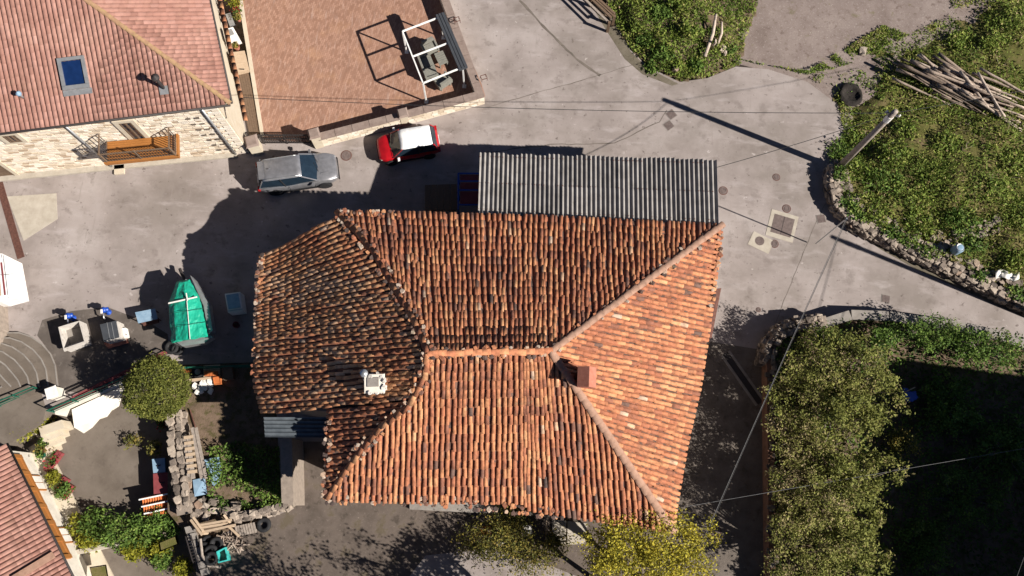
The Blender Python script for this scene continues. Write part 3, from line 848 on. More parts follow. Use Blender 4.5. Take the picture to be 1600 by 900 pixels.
# tin porch roof at the south-west corner, brown canopy on the east side
def corrugated(p00, p10, p11, p01, waves, amp, nseg=8, rows=6, mb=None, phase=0.0):
    """p00->p10 across the waves, p00->p01 along them"""
    m = mb or MB()
    nx = waves * nseg
    p00, p10, p11, p01 = [np.array(p, float) for p in (p00, p10, p11, p01)]
    vs_ = []
    for j in range(rows + 1):
        g = j / rows
        for i in range(nx + 1):
            f = i / nx
            p = (p00 * (1 - f) + p10 * f) * (1 - g) + (p01 * (1 - f) + p11 * f) * g
            vs_.append(p + np.array([0, 0, amp * math.cos(2 * math.pi * (f * waves) + phase)]))
    m.add(vs_, [(j * (nx + 1) + i, j * (nx + 1) + i + 1, (j + 1) * (nx + 1) + i + 1, (j + 1) * (nx + 1) + i) for j in range(rows) for i in range(nx)])
    return m
m = corrugated(P(412, 652, 3.7), P(414, 683, 3.6), P(516, 684, 3.7), P(516, 652, 3.8), 5, .035, rows=4)
m.build('porch_roof', M['tin'], farm, smooth=True)
m = MB(); a_ = P(447, 690, 3.1)
m.prism(PP([(437, 684), (456, 684), (458, 790), (440, 786)], 2.6), -.1); m.build('porch_wall', M['stone'], farm)
m = MB(); m.prism([P(1113, 452, 3.4), P(1127, 450, 3.2), P(1112, 528, 3.2), P(1104, 528, 3.4)], 3.05); m.build('side_canopy', M['rust'], farm)
# stone plinth visible in front of the south wall
m = MB(); m.prism(PP([(640, 778), (868, 786), (866, 808), (760, 802), (640, 796)], .5), 0); m.build('plinth', M['grey_concrete'], farm)

# ================================================================ LEAN-TO WITH CORRUGATED ROOF
leanto = thing('lean_to_shed', 'lean-to shed with a long grey corrugated fibre cement roof', 'shed', P(935, 330, 0))
c00, c10, c11, c01 = P(750, 240, 4.1), P(1119, 250, 4.8), P(1122, 352, 5.2), P(747, 334, 4.75)
NSH = 17
for r_ in range(2):
    for k in range(NSH):
        f0, f1 = k / NSH, (k + 1) / NSH + .0008
        g0, g1 = (random.uniform(-.025, .012), .56) if r_ == 0 else (.5 + random.uniform(-.012, .012), 1.0)
        bl = lambda f, g: (c00 * (1 - f) + c10 * f) * (1 - g) + (c01 * (1 - f) + c11 * f) * g
        dz = np.array([0, 0, .022 * r_ + random.uniform(0, .022)])
        m = corrugated(bl(f0, g0) + dz, bl(f1, g0) + dz, bl(f1, g1) + dz, bl(f0, g1) + dz, 3, .06, 8, 3)
        m.t = [random.random()] * len(m.t)
        m.build('corrugated_sheet', M['fibro'], leanto, smooth=True)
m = MB(); m.prism([c00 + (.3, -.3, -.2), c10 + (-.3, -.3, -.2), c11 + (-.3, .0, -.3), c01 + (.3, 0, -.3)], -.5); m.build('wall', M['grey_concrete'], leanto)

m = MB()
for k in range(NSH * 3):
    for g in (.06, .5, .93):
        f = (k + .02) / (NSH * 3)
        p = (c00 * (1 - f) + c10 * f) * (1 - g) + (c01 * (1 - f) + c11 * f) * g + np.array([0, 0, .085])
        if random.random() < .55: m.box(p, (.05, .05, .03), .3)
m.build('roof_bolts', M['rust'], leanto, kind='stuff')

# ================================================================ STONE HOUSE, TOP LEFT
EH = 6.1
ec = P(359, 161, EH)                                  # roof corner
ef = unit(P(0, 206, EH) - ec)                         # along the front eave, to the left
er = unit(P(325, 0, EH) - ec)                         # along the right eave, away
stone_house = thing('stone_house', 'cream stone house with a pinkish tiled roof and a wooden balcony', 'house', P(200, 240, 0))
nf = np.array([-ef[1], ef[0], 0]); nf = nf if nf @ er > 0 else -nf      # inward from the front eave
nr = np.array([-er[1], er[0], 0]); nr = nr if nr @ ef > 0 else -nr
half = math.acos(max(-1, min(1, float(ef @ er)))) / 2
PIT, NPITCH, RUN = .40, .24, 9.0
field = TileField(); sdeck = MB()
ntint = lambda p, i, j: .5 + .25 * noise.noise(Vector((p[0] * .8, p[1] * .8, 0))) + random.gauss(0, .13)
def face_cols(e, nn, length):
    out = []
    k = int(length / NPITCH)
    for i in range(k):
        u = (i + .5) * NPITCH
        ln = min(u * math.tan(half), RUN)
        b = ec + e * u
        out.append((b, b + nn * ln + np.array([0, 0, PIT * ln])))
    return out
field.lay(face_cols(ef, nf, 19.0), .36, .05, 0, ntint, None, .004, sdeck)
field.lay(face_cols(er, nr, 14.0), .36, .05, 0, ntint, None, .004, sdeck)
field.build(stone_house, flat_template(NPITCH), M['newtile'], 'roof_tile', 'roof_tiles', 300)
sdeck.build('roof_underlay', M['newtile'], stone_house, kind='stuff')
htop = ec + ef * 0
L_ = RUN / math.tan(half)
hip_end = ec + ef * L_ + nf * RUN + np.array([0, 0, PIT * RUN])
ridge_run([ec, hip_end], stone_house, 'hip_tile', M['hiptile'], .12, .40, (.4, .6), bedmat=M['hiptile'], jit=.01)
ridge_run([hip_end, hip_end + ef * 10], stone_house, 'ridge_tile', M['hiptile'], .15, .40, (.4, .6), bedmat=M['hiptile'], jit=.01)
# gutters
m = MB(); m.tube([ec - nf * .08 + (0, 0, -.06), ec + ef * 19 - nf * .08 + (0, 0, -.06)], .07, 6); m.build('gutter', M['iron'], stone_house, smooth=True)
m = MB(); m.tube([ec - nr * .08 + (0, 0, -.06), ec + er * 14 - nr * .08 + (0, 0, -.06)], .07, 6); m.build('gutter', M['iron'], stone_house, smooth=True)
# walls
W0 = P(388, 238, 0); W1 = P(-20, 278, 0)
we = unit(W1 - W0); wnrm = np.array([we[1], -we[0], 0]); wnrm = wnrm if wnrm[1] < 0 else -wnrm
W2 = P(326, -30, 0); ws = unit(W2 - W0); wsn = np.array([ws[1], -ws[0], 0]); wsn = wsn if wsn[0] > 0 else -wsn
WH = 5.95
m = MB()
back = W0 + we * 20; far = W0 + ws * 15
m.prism([tuple(p[:2]) + (WH,) for p in (W0, back, back + ws * 15, far)], -1.5)
m.build('wall', M['facade'], stone_house)
def fp(u, z, out=0.0): return W0 + we * u + wnrm * out + np.array([0, 0, z])
def fuz(px, py):
    q = PW(px, py, W0, wnrm); return float((q - W0) @ we), float(q[2])
# field stones of the front wall, proud of the mortar
openings = []
def opening(pxs):
    us = [fuz(*p) for p in pxs]
    r = (min(u for u, z in us), max(u for u, z in us), min(z for u, z in us), max(z for u, z in us)); openings.append(r); return r
door_r = opening([(184, 191), (205, 190), (210, 217), (226, 214)])
win_r = opening([(2, 211), (20, 209), (20, 221), (36, 219)])
gar_r = opening([(-10, 250), (2, 257), (0, 276), (20, 274)])
m = MB(); cnt = 0
z = .25
while z < WH - .25:
    u = .2 + random.uniform(0, .3)
    rowh = random.uniform(.14, .24)
    while u < 15.5:
        w = random.uniform(.22, .6)
        if not any(r[0] - .35 < u + w / 2 < r[1] + .35 and r[2] - .3 < z < r[3] + .3 for r in openings):
            zz = z + random.uniform(-.03, .03)
            a, b, dd = w * .46, rowh * .42, random.uniform(.012, .045)
            pts = [fp(u + w / 2 - a + random.uniform(0, .04), zz - b, 0), fp(u + w / 2 + a - random.uniform(0, .04), zz - b + random.uniform(0, .03), 0), fp(u + w / 2 + a, zz + b, 0), fp(u + w / 2 - a, zz + b - random.uniform(0, .03), 0)]
            top_ = [p + wnrm * dd for p in pts]
            m.add(pts + top_, [(4, 5, 6, 7), (0, 1, 5, 4), (1, 2, 6, 5), (2, 3, 7, 6), (3, 0, 4, 7)], random.choice((0, .2, .4, .5, .6, .7, .8, .9, 1)))
        u += w
    z += rowh
m.build('wall_stones', M['facestone'], stone_house, kind='stuff')
qm = {}
for k in range(24):                                   # corner quoins, alternately long and short
    z = .2 + k * .24
    ln = .62 if k % 2 else .34
    m = MB(); c = fp(ln / 2 - .05, z, .0); m.box(c, (ln, .12, .20), math.atan2(we[1], we[0])); m.tint = .9
    m.t = [random.choice((.6, .8, 1))] * 6
    m.build('quoin', M['facestone'], stone_house)
for k in range(14):                                   # dark boxes standing in for the quoins' shadows beside the corner
    m = MB(); c = fp(.95 + (k % 2) * .45 + .05 * (k // 2), .8 + (k // 2) * .68, .03); m.box(c, (.22, .10, .10), math.atan2(we[1], we[0])); m.build('quoin_shadow', M['bark'], stone_house)
m = MB(); m.prism([tuple((W0 - we * .02 + wsn * .02)[:2]) + (WH,), tuple((far + wsn * .02)[:2]) + (WH,), tuple((far + wsn * .1)[:2]) + (WH,), tuple((W0 + wsn * .1 - we * .02)[:2]) + (WH,)], -.2)
m.build('side_render', M['plaster'], stone_house)
# tiled ledge below the right eave
ridge_run([ec - nr * .45 - er * .8 + (0, 0, -.75), ec - nr * .45 + er * 9 + (0, 0, -.75)], stone_house, 'ledge_tile', M['tile'], .13, .4, (.5, .75), jit=.03)
# windows and doors
wang = math.atan2(we[1], we[0])
def framed(name, r, recess, matf, matp, panes=2, parent=stone_house, sur=.22):
    u0, u1, z0, z1 = r
    s_ = MB()
    for (a0, a1, b0, b1) in ((u0 - sur, u0, z0 - sur * .6, z1 + sur), (u1, u1 + sur, z0 - sur * .6, z1 + sur), (u0, u1, z1, z1 + sur), (u0, u1, z0 - sur * .6, z0)):
        s_.box(fp((a0 + a1) / 2, (b0 + b1) / 2, .03), (a1 - a0, .12, b1 - b0), wang)
    fr = MB(); t = .09
    for (a0, a1, b0, b1) in ((u0, u0 + t, z0, z1), (u1 - t, u1, z0, z1), (u0 + t, u1 - t, z1 - t, z1), (u0 + t, u1 - t, z0, z0 + t)):
        fr.box(fp((a0 + a1) / 2, (b0 + b1) / 2, .04), (a1 - a0, .07, b1 - b0), wang)
    for k in range(1, panes):
        uu = u0 + (u1 - u0) * k / panes
        fr.box(fp(uu, (z0 + z1) / 2, .045), (t, .07, z1 - z0 - 2 * t), wang)
    w = fr.build(name, matf, parent)
    s_.build('surround', M['plaster'], w)
    for k in range(panes):
        a0, a1 = u0 + (u1 - u0) * k / panes + t * .5, u0 + (u1 - u0) * (k + 1) / panes - t * .5
        g = MB(); g.box(fp((a0 + a1) / 2, (z0 + z1) / 2, .02), (a1 - a0 - .02, .04, z1 - z0 - 2 * t), wang); g.build('pane', matp, w)
    return w
framed('balcony_door', door_r, .1, M['wood_brown'], M['glass'])
framed('window', win_r, .1, M['wood_brown'], M['glass'], 3)
framed('garage_door', gar_r, .1, M['wood_brown'], M['wood_brown'], 1)
# downpipes
for (a, b) in (((100, 194), (172, 255)), ((313, 168), (368, 238))):
    u0, _ = fuz(*a); u1, _ = fuz(*b); uu = (u0 + u1) / 2
    m = MB(); m.tube([fp(u1, .1, .1), fp(u1, WH - .1, .1)], .06, 8); m.build('downpipe', M['metal'], stone_house, smooth=True)
# skylight, vents on the front slope
def roofpt(px, py, lift=0.0):
    n_ = unit(np.cross(ef, nf + np.array([0, 0, PIT]))); n_ = n_ if n_[2] > 0 else -n_
    return PW(px, py, ec + n_ * lift, n_), n_
upv = unit(nf + np.array([0, 0, PIT]))
sp, sn = roofpt(116, 114, .05)
Mr = Matrix(((-ef[0], upv[0], sn[0], 0), (-ef[1], upv[1], sn[1], 0), (-ef[2], upv[2], sn[2], 0), (0, 0, 0, 1)))
fr = MB()
for (x, y, w, h) in ((0, .68, 1.3, .16), (0, -.68, 1.3, .2), (-.57, 0, .16, 1.2), (.57, 0, .16, 1.2)):
    fr.box(sp + sn * .08 - ef * x + upv * y, (w, h, .16), M=Mr)
sk = fr.build('skylight', M['metal'], stone_house)
m = MB(); m.box(sp + sn * .06, (.98, 1.16, .06), M=Mr); m.build('pane', M['windowglass'], sk)
m = MB(); m.box(sp + sn * .03 - upv * .93, (1.4, .28, .04), M=Mr); m.build('flashing', M['metal'], sk)
vp, _ = roofpt(256, 138)
m = MB(); m.tube([vp, vp + (0, 0, 1.05)], .09, 10); fl = m.build('flue_pipe', M['iron'], stone_house, smooth=True)
m = MB(); m.lathe(vp + (0, 0, 1.0), [(.17, 0), (.2, .06), (.2, .16), (.04, .28)], 14); m.build('cowl', M['iron'], fl)
m = MB(); m.box(vp + sn * .06 - upv * .1, (.42, .42, .05), M=Mr); m.build('flashing', M['metal'], fl)
vp2, _ = roofpt(37, 153)
m = MB(); m.tube([vp2, vp2 + (0, 0, .45)], .06, 10); v2 = m.build('vent_pipe', M['metal'], stone_house, smooth=True)
m = MB(); m.lathe(vp2 + (0, 0, .42), [(.13, 0), (.13, .1), (.03, .2)], 12); m.build('cowl', M['blue_pale'], v2)
# balcony
bu0, bz = fuz(172, 236); bu0 = fuz(171, 222)[0]; bu1 = fuz(264, 210)[0]
bz = door_r[2] + .15
bu0, bu1 = max(bu0, bu1), min(bu0, bu1)
bu1 -= 0.35; D_ = 1.15
balc = MB()
for k in range(9): balc.box(fp((bu0 + bu1) / 2, bz, .1 + (k + .5) * D_ / 9), (bu0 - bu1, D_ / 9 - .012, .06), wang)
bo = balc.build('balcony', M['wood_orange'], stone_house)
m = MB()
for uu in np.linspace(bu1 + .2, bu0 - .2, 5): m.box(fp(uu, bz - .14, .1 + D_ / 2), (.12, D_, .2), wang)
m.build('joist', M['wood_orange'], bo)
m = MB(); m.box(fp((bu0 + bu1) / 2, bz - .05, .1 + D_ + .05), (bu0 - bu1 + .3, .1, .26), wang); m.build('fascia', M['wood_orange'], bo)
m = MB(); m.box(fp(bu1 - .1, bz - .05, .1 + D_ / 2), (.1, D_ + .1, .26), wang); m.build('fascia', M['wood_orange'], bo)
rail = MB()
for zz, th in ((bz + 1.0, .06), (bz + .14, .035)):
    rail.bar(fp(bu0, zz, .1 + D_), fp(bu1, zz, .1 + D_), th); rail.bar(fp(bu0, zz, .1), fp(bu0, zz, .1 + D_), th); rail.bar(fp(bu1, zz, .1), fp(bu1, zz, .1 + D_), th)
rail.build('handrail', M['wood_brown'], bo)
bal = MB()
for uu in np.linspace(bu1, bu0, 26): bal.bar(fp(uu, bz, .1 + D_), fp(uu, bz + 1.0, .1 + D_), .028)
for o_ in np.linspace(.2, D_, 8):
    bal.bar(fp(bu0, bz, o_), fp(bu0, bz + 1, o_), .028); bal.bar(fp(bu1, bz, o_), fp(bu1, bz + 1, o_), .028)
bal.build('balusters', M['iron'], bo, kind='stuff')
for uu in (bu0, bu1, (bu0 + bu1) / 2):
    m = MB(); m.bar(fp(uu, bz, .1 + D_), fp(uu, bz + 1.08, .1 + D_), .09); m.build('post', M['wood_brown'], bo)
# footing stones along the wall base
m = MB(); m.box(fp(7.2, .04, .32), (.55, .55, .2), wang); m.build('drain_stone', M['plaster'], stone_house)
m = MB(); m.prism([tuple(fp(.6, 0, .0)[:2]) + (.14,), tuple(fp(.6, 0, .25)[:2]) + (.14,), tuple(fp(19, 0, .35)[:2]) + (.14,), tuple(fp(19, 0, 0)[:2]) + (.14,)], 0); m.build('plinth', M['concrete'], stone_house)

# ================================================================ TERRACE
def brickmat():
    m = bpy.data.materials.new('terrace_paving'); m.use_nodes = True
    nt = m.node_tree; bs = nt.nodes['Principled BSDF']
    pos = nt.nodes.new('ShaderNodeNewGeometry').outputs['Position']
    mp = nt.nodes.new('ShaderNodeMapping'); mp.inputs['Rotation'].default_value = (0, 0, R(-78)); nt.links.new(pos, mp.inputs[0])
    bt = nt.nodes.new('ShaderNodeTexBrick'); nt.links.new(mp.outputs[0], bt.inputs[0])
    bt.inputs['Scale'].default_value = 1.0; bt.inputs['Brick Width'].default_value = .24; bt.inputs['Row Height'].default_value = .115
    bt.inputs['Mortar Size'].default_value = .008; bt.inputs['Bias'].default_value = -.1
    bt.inputs['Color1'].default_value = (*A(170, 125, 101), 1); bt.inputs['Color2'].default_value = (*A(204, 157, 131), 1); bt.inputs['Mortar'].default_value = (*A(164, 120, 98), 1)
    c = mul(nt, bt.outputs[0], ramp(nt, nz(nt, pos, 1.1, 8), G((.3, .9), (.7, 1.06))))
    c = mul(nt, c, A(214, 160, 112), 'MIX', ramp(nt, nz(nt, pos, .7, 6), G((.55, 0), (.8, .45))))
    c = mul(nt, c, A(214, 182, 164), 'MIX', ramp(nt, nz(nt, pos, 1.6, 6, .6, (4, .6, 1), R(-78)), G((.55, 0), (.75, .55))))
    nt.links.new(c, bs.inputs['Base Color']); bs.inputs['Roughness'].default_value = .9
    return m
M['terrace'] = brickmat()
slab('terrace_floor', PP([(372, -230), (372, 0), (412, 218), (498, 222), (630, 190), (758, 150), (752, 130), (690, -10), (590, -230)], .06), -.4, M['terrace'])
def coped_wall(name, label, a, b, h, th, out, n_cop, stone_out=True):
    """masonry parapet from a to b (ground points) with coping slabs; out: unit vector to the faced side"""
    root = thing(name, label, 'wall', (a[0], a[1], 0))
    a, b = np.array(a), np.array(b); d = unit(b - a); L = np.linalg.norm(b - a)
    m = MB(); m.prism([tuple((a + out * th / 2)[:2]) + (h - .07,), tuple((b + out * th / 2)[:2]) + (h - .07,), tuple((b - out * th / 2)[:2]) + (h - .07,), tuple((a - out * th / 2)[:2]) + (h - .07,)], -.3)
    m.build('core', M['facade'], root)
    ang = math.atan2(d[1], d[0])
    for k in range(n_cop):
        c = a + d * L * (k + .5) / n_cop
        m = MB(); m.box((c[0], c[1], h - .03 + random.uniform(0, .008)), (L / n_cop - .02, th + .1, .08), ang); m.build('coping_slab', M['coping'], root)
    if stone_out:
        z = .12; n = 0
        while z < h - .16:
            s_ = 0.05; rh = random.uniform(.17, .27)
            while s_ < L - .15 and n < 290:
                w = random.uniform(.3, .62); w = min(w, L - s_)
                m = MB(); c = a + d * (s_ + w / 2) + out * (th / 2 + random.uniform(.0, .015))
                m.tint = random.choice((.2, .4, .5, .6, .8, 1)); m.box((c[0], c[1], z + rh / 2 - .05), (w - .03, .05, rh - .03), ang)
                m.build('stone', M['facestone'], root); n += 1
                s_ += w
            z += rh
    return root
tA, tB, tC, tD = P(503, 229, 0), P(634, 195, 0), P(757, 162, 0), P(690, -20, 0)
dTW = unit(tC - tA); outS = np.array([dTW[1], -dTW[0], 0]); outS = outS if outS[1] < 0 else -outS
coped_wall('terrace_wall', 'low stone terrace wall behind the red car', tA - outS * .15, tB - outS * .15, 1.0, .34, outS, 5)
coped_wall('terrace_wall', 'low stone terrace wall in front of the pergola', tB - outS * .15, tC - outS * .15, 1.0, .34, outS, 4)
dTE = unit(tD - tC); outE = np.array([dTE[1], -dTE[0], 0]); outE = outE if outE[0] > 0 else -outE
coped_wall('terrace_wall', 'terrace parapet along the road beside the pergola', tC - outE * .2, tC - outE * .2 + dTE * 11, 1.0, .36, outE, 12, False)
def pillar(label, c, h, w):
    root = thing('gate_pillar', label, 'pillar', (c[0], c[1], 0))
    m = MB(); m.box((c[0], c[1], h / 2), (w, w, h), math.atan2(dTW[1], dTW[0])); m.build('shaft', M['plaster'], root)
    m = MB(); m.box((c[0], c[1], h + .06), (w + .14, w + .14, .12), math.atan2(dTW[1], dTW[0]), taper=.75); m.build('cap', M['coping'], root)
pillar('cream pillar at the end of the terrace wall beside the gate', P(500, 230, 0) - outS * .2, 1.45, .5)
pillar('cream pillar between the two lengths of terrace wall', P(634, 195, 0) - outS * .15, 1.25, .45)
pillar('cream pier between the stone house and the iron gate', P(404, 240, 0) - outS * .2, 1.3, .6)
# iron gate standing open
gate = thing('iron_gate', 'black iron gate with bars between two cream pillars', 'gate', P(420, 232, 0))
ga, gb = P(415, 232, 0), P(488, 232, 0) - outS * .3
ga = ga - outS * .3
fr = MB()
for zz in (.15, .7, 1.2): fr.bar(ga + (0, 0, zz), gb + (0, 0, zz), .06)
for q in (ga, (ga + gb) / 2, gb): fr.bar(q + (0, 0, .05), q + (0, 0, 1.25), .07)
fr.build('frame', M['iron'], gate)
for f in np.linspace(.04, .96, 19):
    q = ga * (1 - f) + gb * f
    m = MB(); m.bar(q + (0, 0, .12), q + (0, 0, 1.28), .03); m.build('bar', M['iron'], gate)
# pergola ------------------------------------------------------------------
perg = thing('pergola', 'white metal pergola with a folded charcoal canopy on the terrace', 'pergola', P(690, 110, .06))
H_ = 2.35
pTL, pTR, pML, pMR, pBL, pBR = P(629, 49, H_), P(689, 26, H_), P(646, 88, H_), P(706, 65, H_), P(661, 130, H_), P(723, 105, H_)
for nm, a, b in (('beam', pTL, pTR), ('beam', pML, pMR), ('beam', pBL, pBR), ('side_beam', pTL, pBL), ('side_beam', pTR, pBR)):
    m = MB(); m.bar(a, b, .07, .09); m.build(nm, M['whitemetal'], perg)
for q in (pTL, pTR, pBL, pBR):
    m = MB(); m.bar((q[0], q[1], .06), (q[0], q[1], H_ - .05), .08); po = m.build('post', M['whitemetal'], perg)
    m = MB(); m.box((q[0], q[1], .085), (.22, .22, .05)); m.build('base_plate', M['whitemetal'], po)
m = MB(); d = unit(pBR - pTR); l = unit(np.cross(d, [0, 0, 1.0]))
for k in range(6):
    o_ = (k - 2.5) * .085
    m.prism([pTR - d * .15 + l * (o_ - .04) + (0, 0, .1 + .03 * (k % 2)), pBR + d * .1 + l * (o_ - .04) + (0, 0, .1 + .03 * (k % 2)), pBR + d * .1 + l * (o_ + .04) + (0, 0, .1 + .03 * (k % 2)), pTR - d * .15 + l * (o_ + .04) + (0, 0, .1 + .03 * (k % 2))], H_ - .12)
m.build('folded_canopy', M['darkgrey'], perg)
# garden furniture
def armchair(label, c, ang, w=.75, dp=.75, seats=1):
    root = thing('garden_chair' if seats == 1 else 'garden_sofa', label, 'chair' if seats == 1 else 'sofa', (c[0], c[1], .06), ang)
    def bx(nm, cc, s_, mat=M['greyfurn']):
        m = MB(); m.box(cc, s_); m.build(nm, mat, root, local=True)
    bx('seat', (0, 0, .32), (w, dp, .16)); bx('backrest', (0, dp / 2 - .05, .6), (w, .12, .5))
    for s_ in (-1, 1):
        bx('armrest', (s_ * (w / 2 + .04), 0, .42), (.1, dp, .34))
        for t in (-1, 1): bx('leg', (s_ * (w / 2 - .05), t * (dp / 2 - .06), .12), (.07, .07, .24))
    for k in range(seats):
        bx('cushion', ((k - (seats - 1) / 2) * w / seats, -.05, .44), (w / seats - .04, dp - .18, .1), M['greyfurn'])
a0 = math.atan2(dTW[1], dTW[0])
armchair('grey rattan sofa in the middle of the pergola', P(669, 106, .4), a0 + R(95), 1.35, .78, 2)
armchair('grey rattan armchair at the far end of the pergola', P(672, 75, .4), a0 + R(10), .7, .7)
armchair('grey rattan armchair with a dark seat at the near end of the pergola', P(692, 127, .4), a0 + R(200), .72, .7)
tb = thing('garden_table', 'low grey slatted coffee table beside the rattan sofa', 'table', P(690, 96, .06), a0 + R(98))
for k in range(6):
    m = MB(); m.box(((k - 2.5) * .14, 0, .4), (.125, .55, .04)); m.build('slat', M['greyfurn'], tb, local=True)
for sx in (-1, 1):
    for sy in (-1, 1):
        m = MB(); m.box((sx * .36, sy * .22, .19), (.06, .06, .38)); m.build('leg', M['greyfurn'], tb, local=True)
for lab, q in (('small iron bracket frame on the parapet beside the pergola', P(711, 38, 1.0)), ('small iron bracket frame on the parapet corner past the pergola', P(753, 128, 1.0))):
    m = MB(); s_ = .32
    pts = [q, q + outE * s_, q + outE * s_ + dTE * s_ * .8, q + dTE * s_ * .8]
    for i in range(4): m.bar(pts[i] + (0, 0, .25), pts[(i + 1) % 4] + (0, 0, .25), .03); m.bar(pts[i] + (0, 0, 0), pts[i] + (0, 0, .27), .03)
    m.build('iron_bracket', M['rust'], label=lab, cat='bracket')
# things along the house side of the terrace
dk = PP([(370, 113), (388, 109), (408, 209), (391, 214)], .03)
steps_ = thing('timber_ramp', 'long brown timber ramp beside the stone house', 'ramp', P(390, 165, 0))
for k in range(5):
    f0, f1 = k / 5 + .006, (k + 1) / 5 - .006
    a, b = dk[0] * (1 - f0) + dk[1] * f0, dk[0] * (1 - f1) + dk[1] * f1
    c, d = dk[3] * (1 - f1) + dk[2] * f1, dk[3] * (1 - f0) + dk[2] * f0
    m = MB(); m.prism([a + (0, 0, .1), b + (0, 0, .1), c + (0, 0, .1), d + (0, 0, .1)], -.05); m.build('plank', M['wood_brown'], steps_)
bn = thing('wooden_bench_chest', 'pale wooden chest at the head of the timber ramp', 'chest', P(374, 97, .06))
m = MB(); m.prism(PP([(360, 83), (381, 80), (388, 108), (368, 113)], .5), .06); m.build('box', M['wood_pale'], bn)
m = MB(); m.prism(PP([(359, 82), (382, 79), (389, 109), (367, 114)], .56), .51); m.build('lid', M['wood_pale'], bn)
m = MB(); m.box(P(378, 108, .6), (.25, .05, .04)); m.build('handle', M['iron'], bn)
ledge = thing('terrace_kerb', 'cream kerb along the house side of the terrace', 'kerb', P(390, 100, 0))
m = MB(); m.prism([P(366, -40, .2), P(372, -40, .2), P(412, 212, .2), P(407, 212, .2)], -.1); m.build('kerb', M['plaster'], ledge)
bb = thing('barbecue', 'white barbecue counter against the stone house', 'barbecue', P(360, 50, .06))
m = MB(); m.prism(PP([(351, 46), (364, 42), (372, 56), (357, 62)], .9), .06); m.build('counter', M['white'], bb)
m = MB(); m.prism(PP([(355, 47), (362, 45), (366, 53), (359, 56)], .96), .88); m.build('grill', M['metal'], bb)
m = MB(); m.prism(PP([(360, 57), (370, 55), (372, 61), (362, 64)], .5), .06); m.build('wood_box', M['wood_pale'], bb)
lc = thing('lounge_bed', 'slim grey sun lounger against the stone house', 'lounger', P(356, 28, .06))
m = MB(); m.prism(PP([(352, 22), (360, 20), (367, 38), (359, 41)], .35), .25); m.build('mattress', M['metal'], lc)
for q in ((354, 24), (359, 22), (361, 39), (366, 37)):
    m = MB(); p = P(*q, .25); m.bar((p[0], p[1], .06), (p[0], p[1], .27), .05); m.build('leg', M['iron'], lc)
def potted(label, c, r=.22, hgt=.3, leaf='weeds', n=220, spread=.22, cat='plant', pot='terracotta', size=.07):
    root = thing('potted_plant', label, cat, c)
    c = np.array(c)
    m = MB(); m.lathe(c, [(r * .7, 0), (r, hgt), (r * .86, hgt), (r * .84, hgt - .05)], 12); m.build('pot', M[pot], root)
    pts = c + np.array([0, 0, hgt + spread * .7]) + rng.normal(size=(n, 3)) * spread * np.array([.6, .6, .5])
    leaf_cloud('foliage', pts, rng.uniform(size * .6, size * 1.3, n), rng.random(n), M[leaf], root)
    return root
potted('potted plant with yellow-green leaves on the terrace kerb', P(371, 10, .1), leaf='hedge', spread=.3)
potted('small red potted plant below the yellow-green one', P(373, 22, .1), r=.16, leaf='flower', spread=.2, n=120)
potted('small orange potted plant nearest the wooden chest', P(374, 32, .1), r=.16, leaf='autumn', spread=.2, n=120)
m = potted('low potted herbs between the barbecue and the chest', P(371, 76, .1), r=.2, leaf='autumn', spread=.15, n=90)

